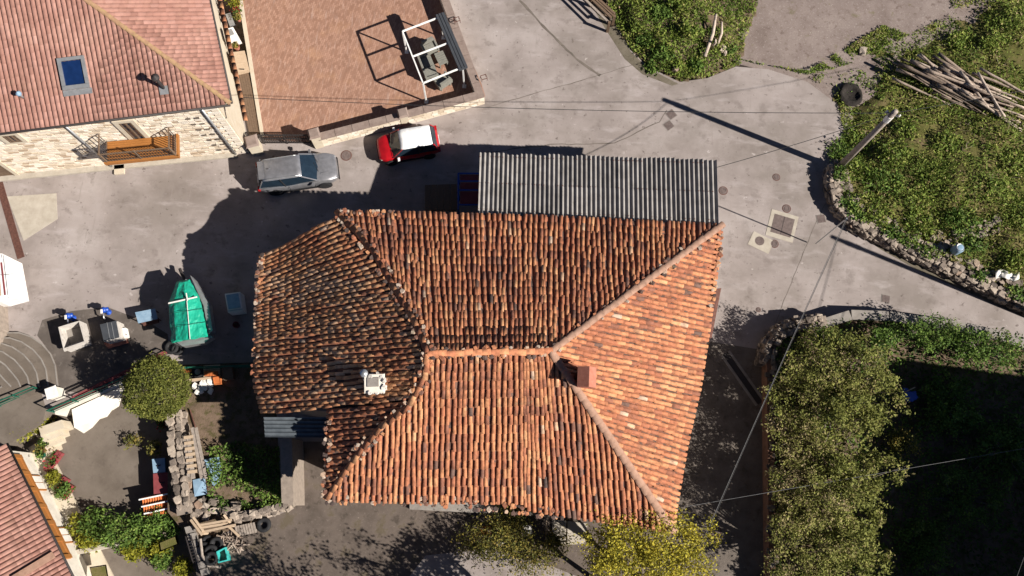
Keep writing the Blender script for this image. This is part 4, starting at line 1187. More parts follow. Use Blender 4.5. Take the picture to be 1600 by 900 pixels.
# ================================================================ CARS
def car(name, label, c, ang, L, W, Hh, paint, roofmat, hood, suv=True):
    """x forward. hood: (x of windscreen base, x of roof front, x of roof rear, x of tail)"""
    root = thing(name, label, 'car', (c[0], c[1], 0), ang)
    zb = Hh * (.60 if suv else .58)
    def loft(secs, closed_ends=True, mirror=True):
        m = MB(); n = len(secs[0]); vs_ = []
        for s_ in secs: vs_ += s_
        fs = [(i * n + k, (i + 1) * n + k, (i + 1) * n + k + 1, i * n + k + 1) for i in range(len(secs) - 1) for k in range(n - 1)]
        fs += [tuple(range(n)), tuple(range(len(vs_) - 1, len(vs_) - n - 1, -1))]
        m.add(vs_, fs); return m
    # lower body
    secs = []
    hl = L / 2
    xs = [-hl, -hl + .06, -hl + .25, -hl * .72, -hl * .3, 0.1, hood[0] - .1, hood[0] + .35, hl * .78, hl - .2, hl - .05, hl]
    for x in xs:
        e = max(0, (abs(x) - hl + .75) / .75)
        w = W / 2 * (1 - (.30 if x > 0 else .17) * e ** 2.2)
        if x > hood[0]:
            f = (x - hood[0]) / (hl - hood[0]); zt = zb + .02 - f * f * .26 * zb
        elif x < hood[3]:
            zt = zb + .0 - max(0, (hood[3] - x)) * .15
        else: zt = zb + .03
        if abs(x) >= hl - .01: zt = zb * .62; w *= .93
        if abs(x) == hl - .05 or abs(x) == hl - .06: zt = zb * .8 if x > 0 else zb * .92
        zl = .26 if abs(x) < hl - .3 else .32
        half_ = [(x, 0, zl), (x, w * .86, zl), (x, w * .97, zl + .12), (x, w, zb * .62), (x, w * .985, zb * .82), (x, w * .93, zt - .02), (x, w * .80, zt + .02), (x, w * .55, zt + .05), (x, 0, zt + .065)]
        mir = [(a, -b, c_) for a, b, c_ in half_[-2:0:-1]]
        secs.append(half_ + mir + [half_[0]])
    bd = loft(secs).build('body', paint, root, smooth=True, local=True)
    md = bd.modifiers.new('s', 'SUBSURF'); md.levels = 2; md.render_levels = 2
    # greenhouse: glass volume under a painted roof panel
    wb, wr = W / 2 * .93, W / 2 * .72
    x0, x1, x2, x3 = hood
    g = MB()
    def ring(x, z, w): return [(x, -w, z), (x, w, z)]
    zs = zb + .0; zr = Hh - .035; zg = zr - .035
    V_ = [(x0, -wb * .93, zs), (x0, wb * .93, zs), (x3, wb * .9, zs), (x3, -wb * .9, zs), (x1, -wr, zg), (x1, wr, zg), (x2, wr * .97, zg), (x2, -wr * .97, zg)]
    xm = (x0 + x3) / 2
    V_ += [(xm, wb * 1.0, zs), (xm, -wb * 1.0, zs), (x0 + .16, 0, zs + .02), (x1 + .1, 0, zg + .02)]
    g.add(V_, [(0, 10, 11, 4), (10, 1, 5, 11), (1, 8, 6, 5), (8, 2, 6), (2, 3, 7, 6), (3, 9, 7), (9, 0, 4, 7), (4, 11, 5, 6, 7)])
    g.build('windows', M['glass'], root, local=True)
    # roof panel
    secs = []
    for i in range(9):
        f = i / 8; x = x1 + .06 + (x2 - x1 - .02) * f
        dz = -.045 * (2 * f - 1) ** 2 + .045
        w = (wr + .02) * (1 - .03 * f) * (1 - .06 * abs(2 * f - 1) ** 6)
        secs.append([(x, -w, zr - .015 + dz * .4), (x, -w * .93, zr + .02 + dz * .7), (x, -w * .5, zr + .035 + dz), (x, 0, zr + .04 + dz), (x, w * .5, zr + .035 + dz), (x, w * .93, zr + .02 + dz * .7), (x, w, zr - .015 + dz * .4)])
    loft(secs).build('roof', roofmat, root, smooth=True, local=True)
    # pillars
    for s_ in (-1, 1):
        for (xa, wa, xb, wbb) in ((x0, wb * .93, x1, wr), (x3, wb * .9, x2, wr * .97), ((x0 * .45 + x3 * .55), wb, (x1 * .45 + x2 * .55), wr)):
            p = MB(); p.bar((xa, s_ * (wa + .005), zs), (xb, s_ * (wbb + .008), zr + .01), .06, .035); p.build('pillar', paint if xa != (x0 * .45 + x3 * .55) else M['car_black'], root, local=True)
        p = MB(); p.bar((x0 + .05, s_ * (wb * .95), zs + .02), (x3, s_ * (wb * .93), zs + .02), .05, .04); p.build('belt_trim', M['car_black'] if not suv else M['rim'], root, local=True)
        # mirror
        p = MB(); p.box((x0 - .28, s_ * (W / 2 + .09), zs + .07), (.14, .2, .13), taper=.8); mo = p.build('mirror', M['car_white'] if not suv else paint, root, local=True)
        if suv:
            p = MB(); p.tube([(x1 - .15, s_ * wr * .92, zr + .04), (x1 - .25, s_ * wr * .92, zr + .08), (x2 + .3, s_ * wr * .9, zr + .08), (x2 + .15, s_ * wr * .9, zr + .04)], .02, 6); p.build('roof_rail', M['metal'], root, local=True)
        p = MB(); p.box((hl - .24, s_ * W * .335, zb * .76), (.24, .26, .10), taper=.7); p.build('headlight', M['lamp'], root, local=True)
        p = MB(); p.box((-hl + .07, s_ * W * .39, zb * .86), (.12, .26, .16)); p.build('tail_light', M['tail'], root, local=True)
        # doors: shut lines and handles
        for xx in (x0 - .25, (x0 * .5 + x3 * .5), x3 + .4):
            p = MB(); p.bar((xx, s_ * (W / 2 * .998), zb * .42), (xx, s_ * (W / 2 * .975), zb * .94), .016, .02); p.build('door_gap', M['car_black'], root, local=True)
        for xx in ((x0 * .45 + x3 * .55) + .22, x3 + .6):
            p = MB(); p.box((xx, s_ * (W / 2 + .005), zb * .84), (.2, .04, .035)); p.build('door_handle', paint, root, local=True)
        p = MB(); p.box((0, s_ * W * .475, .30), (L * .5, .1, .1)); p.build('sill', M['car_black'], root, local=True)
        for xx in (hl * .62, -hl * .60):
            rr = .36 if suv else .31
            p = MB(); p.lathe((0, 0, 0), [(rr + .05, -.02), (rr + .05, .03)], 20)
            mm = Matrix.Translation((xx, s_ * (W / 2 - .03), rr)) @ Matrix.Rotation(R(90), 4, 'X')
            p.v = [tuple(mm @ Vector(v)) for v in p.v]; p.build('wheel_arch', M['car_black'], root, local=True)
            p = MB(); p.lathe((0, 0, 0), [(rr * .6, -.11), (rr * .93, -.11), (rr, -.06), (rr, .06), (rr * .93, .11), (rr * .6, .11)], 20)
            mm = Matrix.Translation((xx, s_ * (W / 2 - .08), rr)) @ Matrix.Rotation(R(90), 4, 'X')
            p.v = [tuple(mm @ Vector(v)) for v in p.v]; wh = p.build('wheel', M['rubber'], root, smooth=False, local=True)
            p = MB(); p.lathe((0, 0, 0), [(rr * .62, -.105), (rr * .5, -.085), (.05, -.1), (.05, .1), (rr * .5, .085), (rr * .62, .105)], 10)
            p.v = [tuple(mm @ Vector(v)) for v in p.v]; p.build('rim', M['rim'], wh, local=True)
    p = MB(); p.box((hl - .01, 0, .42), (.06, W * .7, .2)); p.build('grille', M['car_black'], root, local=True)
    p = MB(); p.box((-hl - .005, 0, .62), (.03, .5, .12)); p.build('number_plate', M['car_white'], root, local=True)
    for t in (-.3, .25):
        p = MB(); p.bar((x0 + .09, t, zs + .07), (x0 - .12, t + .55, zs + .19), .02, .015); p.build('wiper', M['car_black'], root, local=True)
    if suv:
        p = MB(); p.box((x2 + .0, 0, zr + .06), (.3, wr * 1.6, .03)); p.build('spoiler', paint, root, local=True)
        p = MB(); p.box((x2 + .45, 0, zr + .12), (.18, .05, .07), taper=.4); p.build('aerial_fin', paint, root, local=True)
        for s_ in (-1, 1):
            p = MB(); p.bar((x0 + .2, s_ * .42, zb + .085), (hl - .5, s_ * .36, zb - .0), .03, .03); p.build('bonnet_crease', paint, root, local=True)
    return root
ca, cb = P(405, 280, .5), P(527, 262, .5)
suvc = (ca + cb) / 2
suv_o = car('parked_car', 'silver grey estate car parked by the stone house gate', suvc, math.atan2((cb - ca)[1], (cb - ca)[0]), 4.45, 1.82, 1.62, M['car_grey'], M['car_grey'], (1.12, .3, -1.8, -2.12), True)
ca, cb = P(684, 219, .5), P(592, 235, .5)
mini_o = car('parked_car', 'small red hatchback with a white roof parked by the terrace wall', (ca + cb) / 2, math.atan2((cb - ca)[1], (cb - ca)[0]), 3.5, 1.66, 1.45, M['car_red'], M['car_white'], (.92, .36, -1.4, -1.62), False)

# ================================================================ LEFT: STREET FURNITURE AND JUNK
dg_ = thing('drain_grating', 'long rusty drain grating across the lane at the left edge', 'drain', P(18, 340, 0))
da, db = P(-8, 262, .01), P(33, 403, .01)
dd = unit(db - da); dl = np.array([-dd[1], dd[0], 0]) * .17
for s_ in (-1, 1):
    m = MB(); m.bar(da + dl * s_, db + dl * s_, .05, .03); m.build('frame', M['rust'], dg_)
m = MB(); m.prism([da - dl + (0, 0, -.004), db - dl + (0, 0, -.004), db + dl + (0, 0, -.004), da + dl + (0, 0, -.004)], -.02); m.build('channel', M['rust'], dg_)
n_ = 46
for k in range(n_):
    q = da + (db - da) * (k + .5) / n_
    m = MB(); m.bar(q - dl * .9, q + dl * .9, .045, .024); m.build('grate_bar', M['rust'], dg_)
# white trailer cut by the frame edge
tr = thing('caravan', 'white caravan end with red and tan stripes at the left edge', 'caravan', P(0, 440, 0))
pw = PP([(-90, 398), (3, 396), (19, 404), (30, 464), (0, 472), (-80, 478)], 1.35)
m = MB(); m.prism(pw, .35); m.build('body', M['car_white'], tr)
m = MB(); m.prism(PP([(-88, 404), (1, 402), (11, 408), (20, 458), (-2, 464), (-78, 470)], 1.5), 1.3); m.build('roof', M['car_white'], tr)
for (a, b, mat) in (((2, 410), (8, 461), 'red_dark'), ((-3, 410), (1, 462), 'wood_pale')):
    m = MB(); m.bar(P(*a, 1.505), P(*b, 1.505), .09, .02); m.build('stripe', M[mat], tr)
for (a, b) in (((5, 399), (13, 466)), ((-40, 432), (23, 428))):
    m = MB(); m.bar(P(*a, 1.505), P(*b, 1.505), .02, .015); m.build('seam', M['iron'], tr)
for q in ((10, 470), (14, 412)):
    w = P(*q, .3); m = MB(); m.torus((w[0] - .3, w[1], .28), .2, .08, M=Matrix.Rotation(R(90), 4, 'X')); m.build('wheel', M['rubber'], tr)
# cream garden wall and curved steps at the left edge
rubble_wall('stone_wall', 'cream stone wall end above the curved steps', [P(-40, 478, 0), P(6, 482, 0), P(8, 520, 0), P(-2, 552, 0)], 0, 1.3, .5, .42, face=-1, max_stones=70)
stp = thing('stone_steps', 'broad curved stone steps with pale edges at the left', 'steps', P(40, 560, 0))
outer = [(8, 520), (30, 520), (48, 526), (66, 538), (79, 553), (86, 570), (90, 604), (40, 622), (-60, 640), (-60, 522)]
for k in range(7):
    z = .15 * (k + 1)
    pts = [(x - 14.5 * k * (1 if x > 20 else .35), y + (8 * k if y < 560 and x > -50 else (6 * k if x > 60 and y < 600 else 0))) for x, y in outer]
    pts = [P(x, min(y, 622), z) for x, y in pts]
    m = MB(); m.prism(pts, z - .16); so = m.build('step', M['patio'], stp)
    m = MB()
    for a, b in zip(pts[:6], pts[1:7]): m.bar(a + (0, 0, .004), b + (0, 0, .004), .07, .02)
    m.build('nosing', M['grey_concrete'], so)
# landing, retaining wall and railings
slab('landing', PP([(-60, 642), (62, 606), (72, 640), (66, 662), (20, 690), (-60, 720)], .04), -1.5, M['patio'])
rw = thing('retaining_wall', 'whitewashed retaining wall above the lower patio', 'wall', P(150, 640, -1.2))
ra, rb = P(84, 640, .12), P(268, 560, .12)
rn = unit(np.array([(rb - ra)[1], -(rb - ra)[0], 0])); rn = rn if rn[1] < 0 else -rn
m = MB(); m.prism([ra, rb, rb + rn * .28, ra + rn * .28], -1.3); m.build('wall', M['whitewall'], rw)
bt_ = [P(112, 640, .1), P(196, 601, .1), P(186, 622, -.45), P(183, 634, -.8), P(172, 641, -1.0), P(166, 651, -1.1), P(155, 655, -1.15), P(144, 668, -1.17), P(131, 677, -1.19), P(116, 668, -1.15)]
m = MB(); m.add(bt_ + [p * 1 + np.array([0, 0, -.25]) for p in bt_], [tuple([0] + list(range(9, 0, -1)))] + [(i, (i + 1) % 10, (i + 1) % 10 + 10, i + 10) for i in range(10)]); m.build('sunlit_bank', M['whitewall'], rw)  # added sheet: the wall's sunlit patch put in as shape and white colour
for k in range(9):
    f0, f1 = k / 9, (k + 1) / 9
    a, b = ra * (1 - f0) + rb * f0, ra * (1 - f1) + rb * f1
    m = MB(); m.prism([a - rn * .04 + (0, 0, .06), b - rn * .04 - unit(b - a) * .02 + (0, 0, .06), b + rn * .06 - unit(b - a) * .02 + (0, 0, .06), a + rn * .06 + (0, 0, .06)], .05); m.build('coping', M['red_dark'], rw)
pl = thing('gate_pier', 'white pier at the top of the patio stairs', 'pillar', P(80, 640, 0))
pc_ = P(80, 613, 1.0)
m = MB(); m.box((pc_[0], pc_[1], -.1), (.5, .5, 2.2), .42); m.build('shaft', M['whitewall'], pl)
m = MB(); m.box((pc_[0], pc_[1], 1.04), (.6, .6, .08), .42, taper=.85); m.build('cap', M['white'], pl)
m = MB(); m.box(P(80, 633, .2) + rn * .2, (.22, .06, .26), .4); m.build('letter_box', M['iron'], pl)
def railing(label, a, b, h=.95, posts=5, mat='green_paint', bars=0, name='metal_railing'):
    root = thing(name, label, 'railing', a)
    for k in range(posts):
        q = a + (b - a) * k / (posts - 1)
        m = MB(); m.bar(q, q + (0, 0, h + .03), .05); m.build('post', M[mat], root)
    for z in ((h,) if bars else (h, h * .5, h * .2)):
        m = MB(); m.bar(a + (0, 0, z), b + (0, 0, z), .06 if z == h else .035); m.build('rail', M[mat], root)
    return root
railing('green metal railing on top of the white retaining wall', ra + rn * .16 + (0, 0, .02), rb + rn * .16 + (0, 0, .02), .8, 6)
railing('green metal railing along the landing below the curved steps', P(-30, 648, .04), P(64, 608, .04), .9, 4)
railing('dark green railing in the shade beside the farmhouse wall', P(274, 578, 0), P(400, 574, 0), .7, 6)
railing('low red-brown railing along the edge of the street', P(120, 622, 0), P(262, 552, 0), .5, 7, 'red_dark')
# open white crates, tank, blue pumps
def tub(name, label, pts, h, t, mat, inner, cat='crate', floor=.1):
    """open box from four ground corner pixels"""
    root = thing(name, label, cat, P(*pts[0], 0))
    c = [P(*p, h) for p in pts]
    ctr = sum(c) / 4
    for i in range(4):
        a, b = c[i], c[(i + 1) % 4]
        ai, bi = a + unit(ctr - a) * t * 1.4, b + unit(ctr - b) * t * 1.4
        m = MB(); m.prism([a, b, bi, ai], .02); m.build('side', M[mat], root)
    m = MB(); m.prism([p + unit(ctr - p) * t * 1.5 + np.array([0, 0, -h + floor]) for p in c], .01); m.build('bottom', M[inner], root)
    return root
t1 = tub('open_crate', 'open white crate with a shaded inside left of the dark tank', [(91, 511), (124, 501), (133, 534), (99, 546)], .85, .045, 'offwhite', 'grey_concrete')
m = MB(); m.prism(PP([(98, 543), (134, 531), (137, 536), (100, 549)], .5), .4); m.build('ledge', M['offwhite'], t1)
t2 = thing('water_tank', 'dark topped water tank with a white side', 'tank', P(175, 520, 0))
m = MB(); m.prism(PP([(157, 508), (184, 502), (189, 528), (163, 534)], .8), .03); m.build('body', M['offwhite'], t2)
m = MB(); m.prism(PP([(156, 507), (181, 501), (186, 527), (162, 533)], .86), .805); m.build('lid', M['darkgrey'], t2)
m = MB(); m.prism(PP([(188, 513), (196, 512), (199, 526), (190, 529)], .35), .03); m.build('side_box', M['white'], t2)
for k, f in enumerate((.25, .6)):
    m = MB(); m.bar(P(162 + f * 20, 504, .87), P(167 + f * 20, 531, .87), .03, .02); m.build('strap', M['metal'], t2)
for lab, q in (('blue hand pump behind the open white crate', (115, 497)), ('blue hand pump behind the dark water tank', (170, 488))):
    c = P(*q, 0); root = thing('hand_pump', lab, 'pump', c)
    m = MB(); m.lathe(c, [(.16, 0), (.16, .05), (.07, .08), (.07, .45), (.15, .47), (.15, .72), (.05, .76)], 12); m.box(c + (.1, .02, .62), (.3, .2, .16), .3); m.build('body', M['blue'], root, smooth=True)
    m = MB(); m.box(c + (.02, -.14, .87), (.10, .22, .05), .2); m.build('handle', M['white'], root)
    m = MB(); m.tube([c + (0, -.18, .6), c + (.05, -.42, .55), c + (.05, -.45, .4)], .04, 8); m.build('spout', M['metal'], root, smooth=True)
m_ = thing('red_pallet', 'broken red-brown pallet slats beside the water tank', 'pallet', P(180, 534, 0))
for k in range(4):
    m = MB(); m.bar(P(163 + k * 2, 537 + k * 2.2, .08), P(198 + k, 528 + k * 2.2, .08), .09, .03); m.build('slat', M['terracotta'], m_)
for k in range(3):
    m = MB(); m.bar(P(168 + k * 13, 535 - k * 3, .04), P(171 + k * 13, 543 - k * 3, .04), .06, .05); m.build('bearer', M['wood_brown'], m_)
bt = thing('blue_table', 'pale blue table top standing in the shade of the tarped trailer', 'table', P(228, 495, 0))
m = MB(); m.prism(PP([(211, 488), (242, 482), (246, 498), (216, 505)], .7), .64); m.build('top', M['blue_pale'], bt)
for q in ((213, 489), (240, 484), (244, 497), (218, 503)):
    p = P(*q, .66); m = MB(); m.bar((p[0], p[1], 0), (p[0], p[1], .66), .05); m.build('leg', M['rust'], bt)
m = MB(); m.prism(PP([(220, 502), (246, 496), (247, 503), (224, 509)], .3), .1); m.build('shelf', M['rust'], bt)
# trailer under a green tarpaulin
tt_ = thing('tarped_trailer', 'farm trailer with grey sides under a bright green tarpaulin', 'trailer', P(295, 500, 0))
tp = PP([(262, 474), (277, 437), (295, 436), (318, 468), (326, 528), (268, 538)], 1.7)
c_top = [P(274, 470, 2.15), P(284, 441, 1.9), P(291, 441, 1.9), P(309, 466, 2.15), P(317, 520, 2.15), P(276, 527, 2.15)]
m = MB(); nn = 6
# tarp as a folded shell with a central ridge and creases
r0, r1 = P(287, 440, 2.0), P(292, 470, 2.35); r2 = P(297, 530, 2.3)
low = PP([(263, 474), (276, 440), (296, 437), (313, 466), (325, 526), (269, 536)], 1.75)
hi = [P(271, 472, 2.1), P(281, 441, 1.95), P(293, 440, 1.95), P(308, 467, 2.1), P(318, 522, 2.1), P(275, 531, 2.1)]
vsx = low + hi + [r0, r1, r2]
m.add(vsx, [(0, 6, 7, 1), (1, 7, 12, 8, 2), (2, 8, 9, 3), (3, 9, 10, 4), (4, 10, 14, 11, 5), (5, 11, 6, 0), (6, 13, 12, 7), (8, 12, 13, 9), (9, 13, 14, 10), (11, 14, 13, 6)])
tarp = m.build('tarpaulin', M['green_tarp'], tt_)
md = tarp.modifiers.new('s', 'SUBSURF'); md.subdivision_type = 'SIMPLE'; md.levels = md.render_levels = 4
tx = bpy.data.textures.new('folds', 'CLOUDS'); tx.noise_scale = .35
dm = tarp.modifiers.new('d', 'DISPLACE'); dm.texture = tx; dm.strength = .13; dm.mid_level = .5; dm.texture_coords = 'GLOBAL'
for a_, b_ in (((263, 490), (319, 482)), ((266, 512), (322, 503))):
    m = MB(); m.tube([P(*a_, 1.85), P((a_[0] * .8 + b_[0] * .2), (a_[1] * .8 + b_[1] * .2), 2.25), P(a_[0] * .5 + b_[0] * .5, a_[1] * .5 + b_[1] * .5, 2.42), P(a_[0] * .15 + b_[0] * .85, a_[1] * .15 + b_[1] * .85, 2.22), P(*b_, 1.85)], .012, 6); m.build('rope', M['green_paint'], tt_)
m = MB(); m.bar(P(263, 474, 2.28), P(308, 464, 2.3), .07, .03); m.build('strap', M['white'], tt_)
m = MB(); m.bar(P(291, 458, 2.36), P(293, 470, 2.38), .05, .03); m.build('strap', M['white'], tt_)
m = MB(); m.bar(P(292, 470, 2.37), P(297, 530, 2.33), .03, .02); m.build('seam', M['white'], tt_)
m = MB(); m.prism(PP([(268, 480), (290, 436), (300, 438), (322, 472), (328, 526), (272, 536)], 1.2), .5); m.build('bed', M['metal'], tt_)
m = MB(); m.prism(PP([(297, 430), (303, 436), (326, 475), (332, 516), (326, 522), (318, 478)], 1.55), 1.0); m.build('side_panel', M['metal'], tt_)
m = MB(); m.prism(PP([(276, 535), (328, 523), (332, 527), (318, 536), (285, 541)], 1.5), 1.0); m.build('tailgate', M['metal'], tt_)
m = MB(); m.tube([P(290, 440, .6), P(284, 428, .55), P(281, 420, .5)], .09, 8); m.build('drawbar', M['iron'], tt_)
for q in ((274, 520), (274, 500), (322, 512), (320, 490)):
    w = P(*q, .35); m = MB(); m.torus((w[0], w[1], .36), .25, .1, M=Matrix.Rotation(R(90), 4, 'Y')); m.build('wheel', M['rubber'], tt_)
def tyre(label, px, py, z=0.0, r=.28, t=.1, ang=0.0, tilt=0.0, rim=False, group=None):
    c = P(px, py, z + t)
    root = thing('old_tyre', label, 'tyre', (c[0], c[1], z), group=group)
    m = MB(); m.torus((c[0], c[1], z + t), r, t, 22, 8, Matrix.Rotation(tilt, 3, 'X') if tilt else None); m.build('tread', M['rubber'], root, smooth=True)
    m = MB(); m.torus((c[0], c[1], z + t), r - t * .75, t * .4, 22, 6, Matrix.Rotation(tilt, 3, 'X') if tilt else None); m.build('bead', M['rim'] if rim else M['car_black'], root, smooth=True)
    if rim:
        m = MB(); m.lathe((c[0], c[1], z + .03), [(r * .7, 0), (r * .6, .08), (.07, .06), (.06, .1)], 14); m.build('rim', M['rim'], root)
tyre('old tyre lying below the tailgate of the tarped trailer', 268, 543, 0)
tyre('second tyre half hidden under the tarped trailer tailgate', 277, 546, 0, .24, .09)
fz = thing('chest_freezer', 'pale blue chest with a glass lid beside the farmhouse', 'chest', P(366, 475, 0))
m = MB(); m.prism(PP([(351, 459), (375, 456), (379, 485), (356, 488)], .85), .02); m.build('body', M['white'], fz)
m = MB(); m.prism(PP([(353, 461), (372, 458), (376, 480), (357, 483)], .9), .855); m.build('lid', M['blue_pale'], fz)
m = MB(); m.bar(P(356, 486, .9), P(379, 483, .9), .05, .05); m.build('edge_trim', M['metal'], fz)
bk = thing('red_bucket', 'small red bucket in the shade below the pale blue chest', 'bucket', P(371, 509, 0))
m = MB(); c = P(371, 509, 0); m.lathe(c, [(.13, 0), (.18, .32), (.165, .32), (.12, .03)], 14); m.build('bucket', M['red_dark'], bk)
m = MB(); m.tube([c + (math.cos(a) * .17, math.sin(a) * .02, .32 + math.sin(a) * .12) for a in np.linspace(0, math.pi, 8)], .012, 5); m.build('handle', M['iron'], bk)
# junk along the dark green railing
pal = thing('brick_pallet', 'pale pallet carrying orange bricks beside the railing', 'pallet', P(332, 582, 0))
for k in range(5):
    m = MB(); m.bar(P(318, 573 + k * 4, .14), P(344, 571 + k * 4, .14), .11, .03); m.build('board', M['wood_pale'], pal)
for k in range(5):
    m = MB(); m.prism(PP([(319 + k * 4.2, 580), (322.6 + k * 4.2, 579.6), (322.8 + k * 4.2, 587), (319.2 + k * 4.2, 587.4)], .3), .16); m.build('brick', M['orange_tile'], pal)
tyre('spare wheel with a steel rim standing among the junk by the railing', 309, 581, 0, .24, .1, rim=True)
tyre('worn tyre with an orange brick on it by the railing', 294, 582, 0, .24, .1)
for lab, pts, h, mat in (('orange brick block lying on a tyre', [(287, 577), (298, 576), (299, 581), (288, 582)], .3, 'orange_tile'), ('orange plastic crate below the brick pallet', [(333, 590), (344, 588), (345, 600), (335, 601)], .3, 'orange_tile'), ('brown wooden box at the end of the railing junk', [(347, 575), (362, 573), (364, 591), (349, 593)], .5, 'wood_brown')):
    root = thing('junk_box', lab, 'box', P(*pts[0], 0))
    m = MB(); m.prism(PP(pts, h), .02); m.build('body', M[mat], root)
    pc = PP(pts, h + .012)
    m = MB()
    for a, b in zip(pc, pc[1:] + pc[:1]): m.bar(a, b, .035, .03)
    m.build('rim', M[mat], root)
m = MB()
for k in range(16): rock_into(m, P(random.uniform(302, 330), random.uniform(596, 612), random.uniform(.05, .2)), (.3, .25, .15), .95)
m.build('crumpled_sacks', M['white'], label='crumpled white sacks dumped below the brick pallet', cat='sacks')
pk = thing('timber_plank', 'long pale plank lying along the junk by the railing', 'plank', P(320, 590, 0))
m = MB(); m.bar(P(290, 595, .2), P(336, 590, .2), .14, .05); m.build('board', M['wood_pale'], pk)
m = MB(); m.bar(P(296, 596, .08), P(330, 592, .08), .1, .1); m.build('bearer', M['wood_grey'], pk)

# ================================================================ LOWER PATIO
PZ = -1.2
def bush(name, label, c, rad, k, per, spread, leaf, size, cat='bush', surf=.8, zmin=-.2, stems=5, lump=.2, parent_group=None, bark='bark', tshift=0.0, foot=None):
    root = thing(name, label, cat, (c[0], c[1], c[2] - rad[2]), group=parent_group)
    pts, t, cl = clump_points(c, rad, k, per, spread, surf, zmin, lump)
    n = len(pts); t = np.clip(t + tshift, 0, 1)
    leaf_cloud('crown', pts, size * rng.uniform(.62, 1.32, n) ** 2, t, M[leaf], root, flat=.3, aspect=.5)
    m = MB()
    base = np.array([c[0], c[1], c[2] - rad[2] if foot is None else foot])
    for q in cl[:stems]: m.tube([base, base * .5 + q * .5 + rng.normal(size=3) * .08, q], [.05 + .02 * rad[2], .035, .01], 6)
    m.build('stems', M[bark], root)
    return root
bush('clipped_bush', 'large round clipped green tree standing on the lower patio', P(246, 606, 2.3), (1.5, 1.5, 1.4), 1250, 15, .11, 'boxleaf', .05, lump=.09, surf=.93, zmin=-.6, foot=PZ, stems=14)
# clipped hedge beside the landing
hp = [P(20, 682, -.2), P(68, 657, -.2)]
pts = []
for i in range(3200):
    f = random.random(); q = hp[0] * (1 - f) + hp[1] * f
    pts.append(q + np.array([random.gauss(0, .16), random.gauss(0, .16), random.uniform(-.7, .22)]))
hd = thing('hedge', 'yellow-green clipped hedge beside the landing', 'hedge', P(44, 670, PZ))
leaf_cloud('foliage', pts, rng.uniform(.04, .09, len(pts)), rng.random(len(pts)), M['hedge'], hd)
m = MB(); m.bar(hp[0] + (0, 0, -.7), hp[1] + (0, 0, -.7), .25, .4); m.build('stems', M['bark'], hd)
# cream stair block between hedge and patio
sb = thing('patio_stairs', 'cream rendered stairs from the landing down to the patio', 'stairs', P(80, 680, PZ))
for k in range(4):
    z = -.1 - .27 * k
    m = MB(); m.prism(PP([(60 + k * 3, 668 + k * 11), (96 - k * 2, 656 + k * 11), (100 - k * 2, 668 + k * 11), (64 + k * 3, 680 + k * 11)], z), PZ); m.build('step', M['plaster'], sb)
m = MB(); c = P(78, 672, PZ); m.lathe((c[0], c[1], PZ), [(.55, 0), (.55, .5), (.42, .5), (.4, .4)], 20); m.build('planter_ring', M['plaster'], sb)
for k, (x, y, lab) in enumerate(((72, 694, 'dark potted shrub on the top of the cream stairs'), (69, 703, 'brown pot with a small plant on the cream stairs'), (68, 711, 'green pot at the foot of the cream stairs'))):
    potted(lab, P(x, y, PZ + .35), r=.2, hgt=.3, leaf=['weeds', 'autumn', 'weeds'][k], n=120, spread=.2, pot=['iron', 'terracotta', 'green_paint'][k])
# cottage in the corner
e0, e1 = P(8, 694, 2.1), P(116, 912, 2.1)
ce = unit(e1 - e0); cn = np.array([ce[1], -ce[0], 0]); cn = cn if cn[0] > 0 else -cn      # outwards, over the patio
cot = thing('cottage', 'white cottage with a pink tiled roof and varnished wooden gallery', 'house', P(60, 800, PZ))
fld = TileField(); cdk = MB()
cols = []
Lc = np.linalg.norm(e1 - e0) + 3
for i in range(int(Lc / .24)):
    b = e0 + ce * (i + .5) * .24
    cols.append((b, b - cn * 6.5 + np.array([0, 0, 1.9])))
fld.lay(cols, .36, .05, 0, lambda p, i, j: .55 + random.gauss(0, .12), None, .004, cdk)
fld.build(cot, flat_template(.24), M['newtile'], 'roof_tile', 'roof_tiles', 300)
cdk.build('roof_underlay', M['newtile'], cot, kind='stuff')
m = MB(); m.tube([e0 + cn * .07 + (0, 0, -.05), e0 + ce * Lc + cn * .07 + (0, 0, -.05)], .07, 8); m.build('gutter', M['iron'], cot, smooth=True)
rA, rB = P(22, 905, 2.75), P(86, 866, 2.2)
m = MB(); m.bar(rA + (0, 0, .12), rB + (0, 0, .12), .32, .12); m.build('valley_ridge', M['mortar'], cot)
m = MB()
c0 = e0 - cn * .45 + (0, 0, -.08); c1 = e0 + ce * Lc - cn * .45 + (0, 0, -.08)
m.prism([c0, c1, c1 - cn * 6, c0 - cn * 6], -1.5); m.build('wall', M['whitewall'], cot)
def cw(s_, z, out=0.0): return np.array([c0[0], c0[1], 0]) + ce * s_ + cn * out + np.array([0, 0, z])
cang = math.atan2(ce[1], ce[0])
gal = MB()
for z in (1.95, 1.15, .35): gal.box(cw(3.3, z, .05), (5.9, .14, .2), cang)
for s_ in np.linspace(.4, 6.2, 7): gal.box(cw(s_, 1.15, .06), (.22, .15, 1.8), cang)
go = gal.build('wooden_gallery', M['wood_orange'], cot)
for k in range(6):
    s_ = .4 + 5.8 * (k + .5) / 6
    for z, h in ((1.55, .6), (.75, .6)):
        m = MB(); m.box(cw(s_, z, .03), (.74, .06, h), cang); m.build('pane' if z > 1 else 'panel', M['glass'] if z > 1 else M['wood_orange'], go)
for s_, z in ((1.9, -.25), (5.0, -.3)):
    fr = MB(); fr.box(cw(s_, z, .03), (.9, .08, .9), cang); wo = fr.build('window', M['wood_orange'], cot)
    for dx in (-.2, .2):
        m = MB(); m.box(cw(s_ + dx, z, .06), (.34, .06, .75), cang); m.build('pane', M['white'], wo)
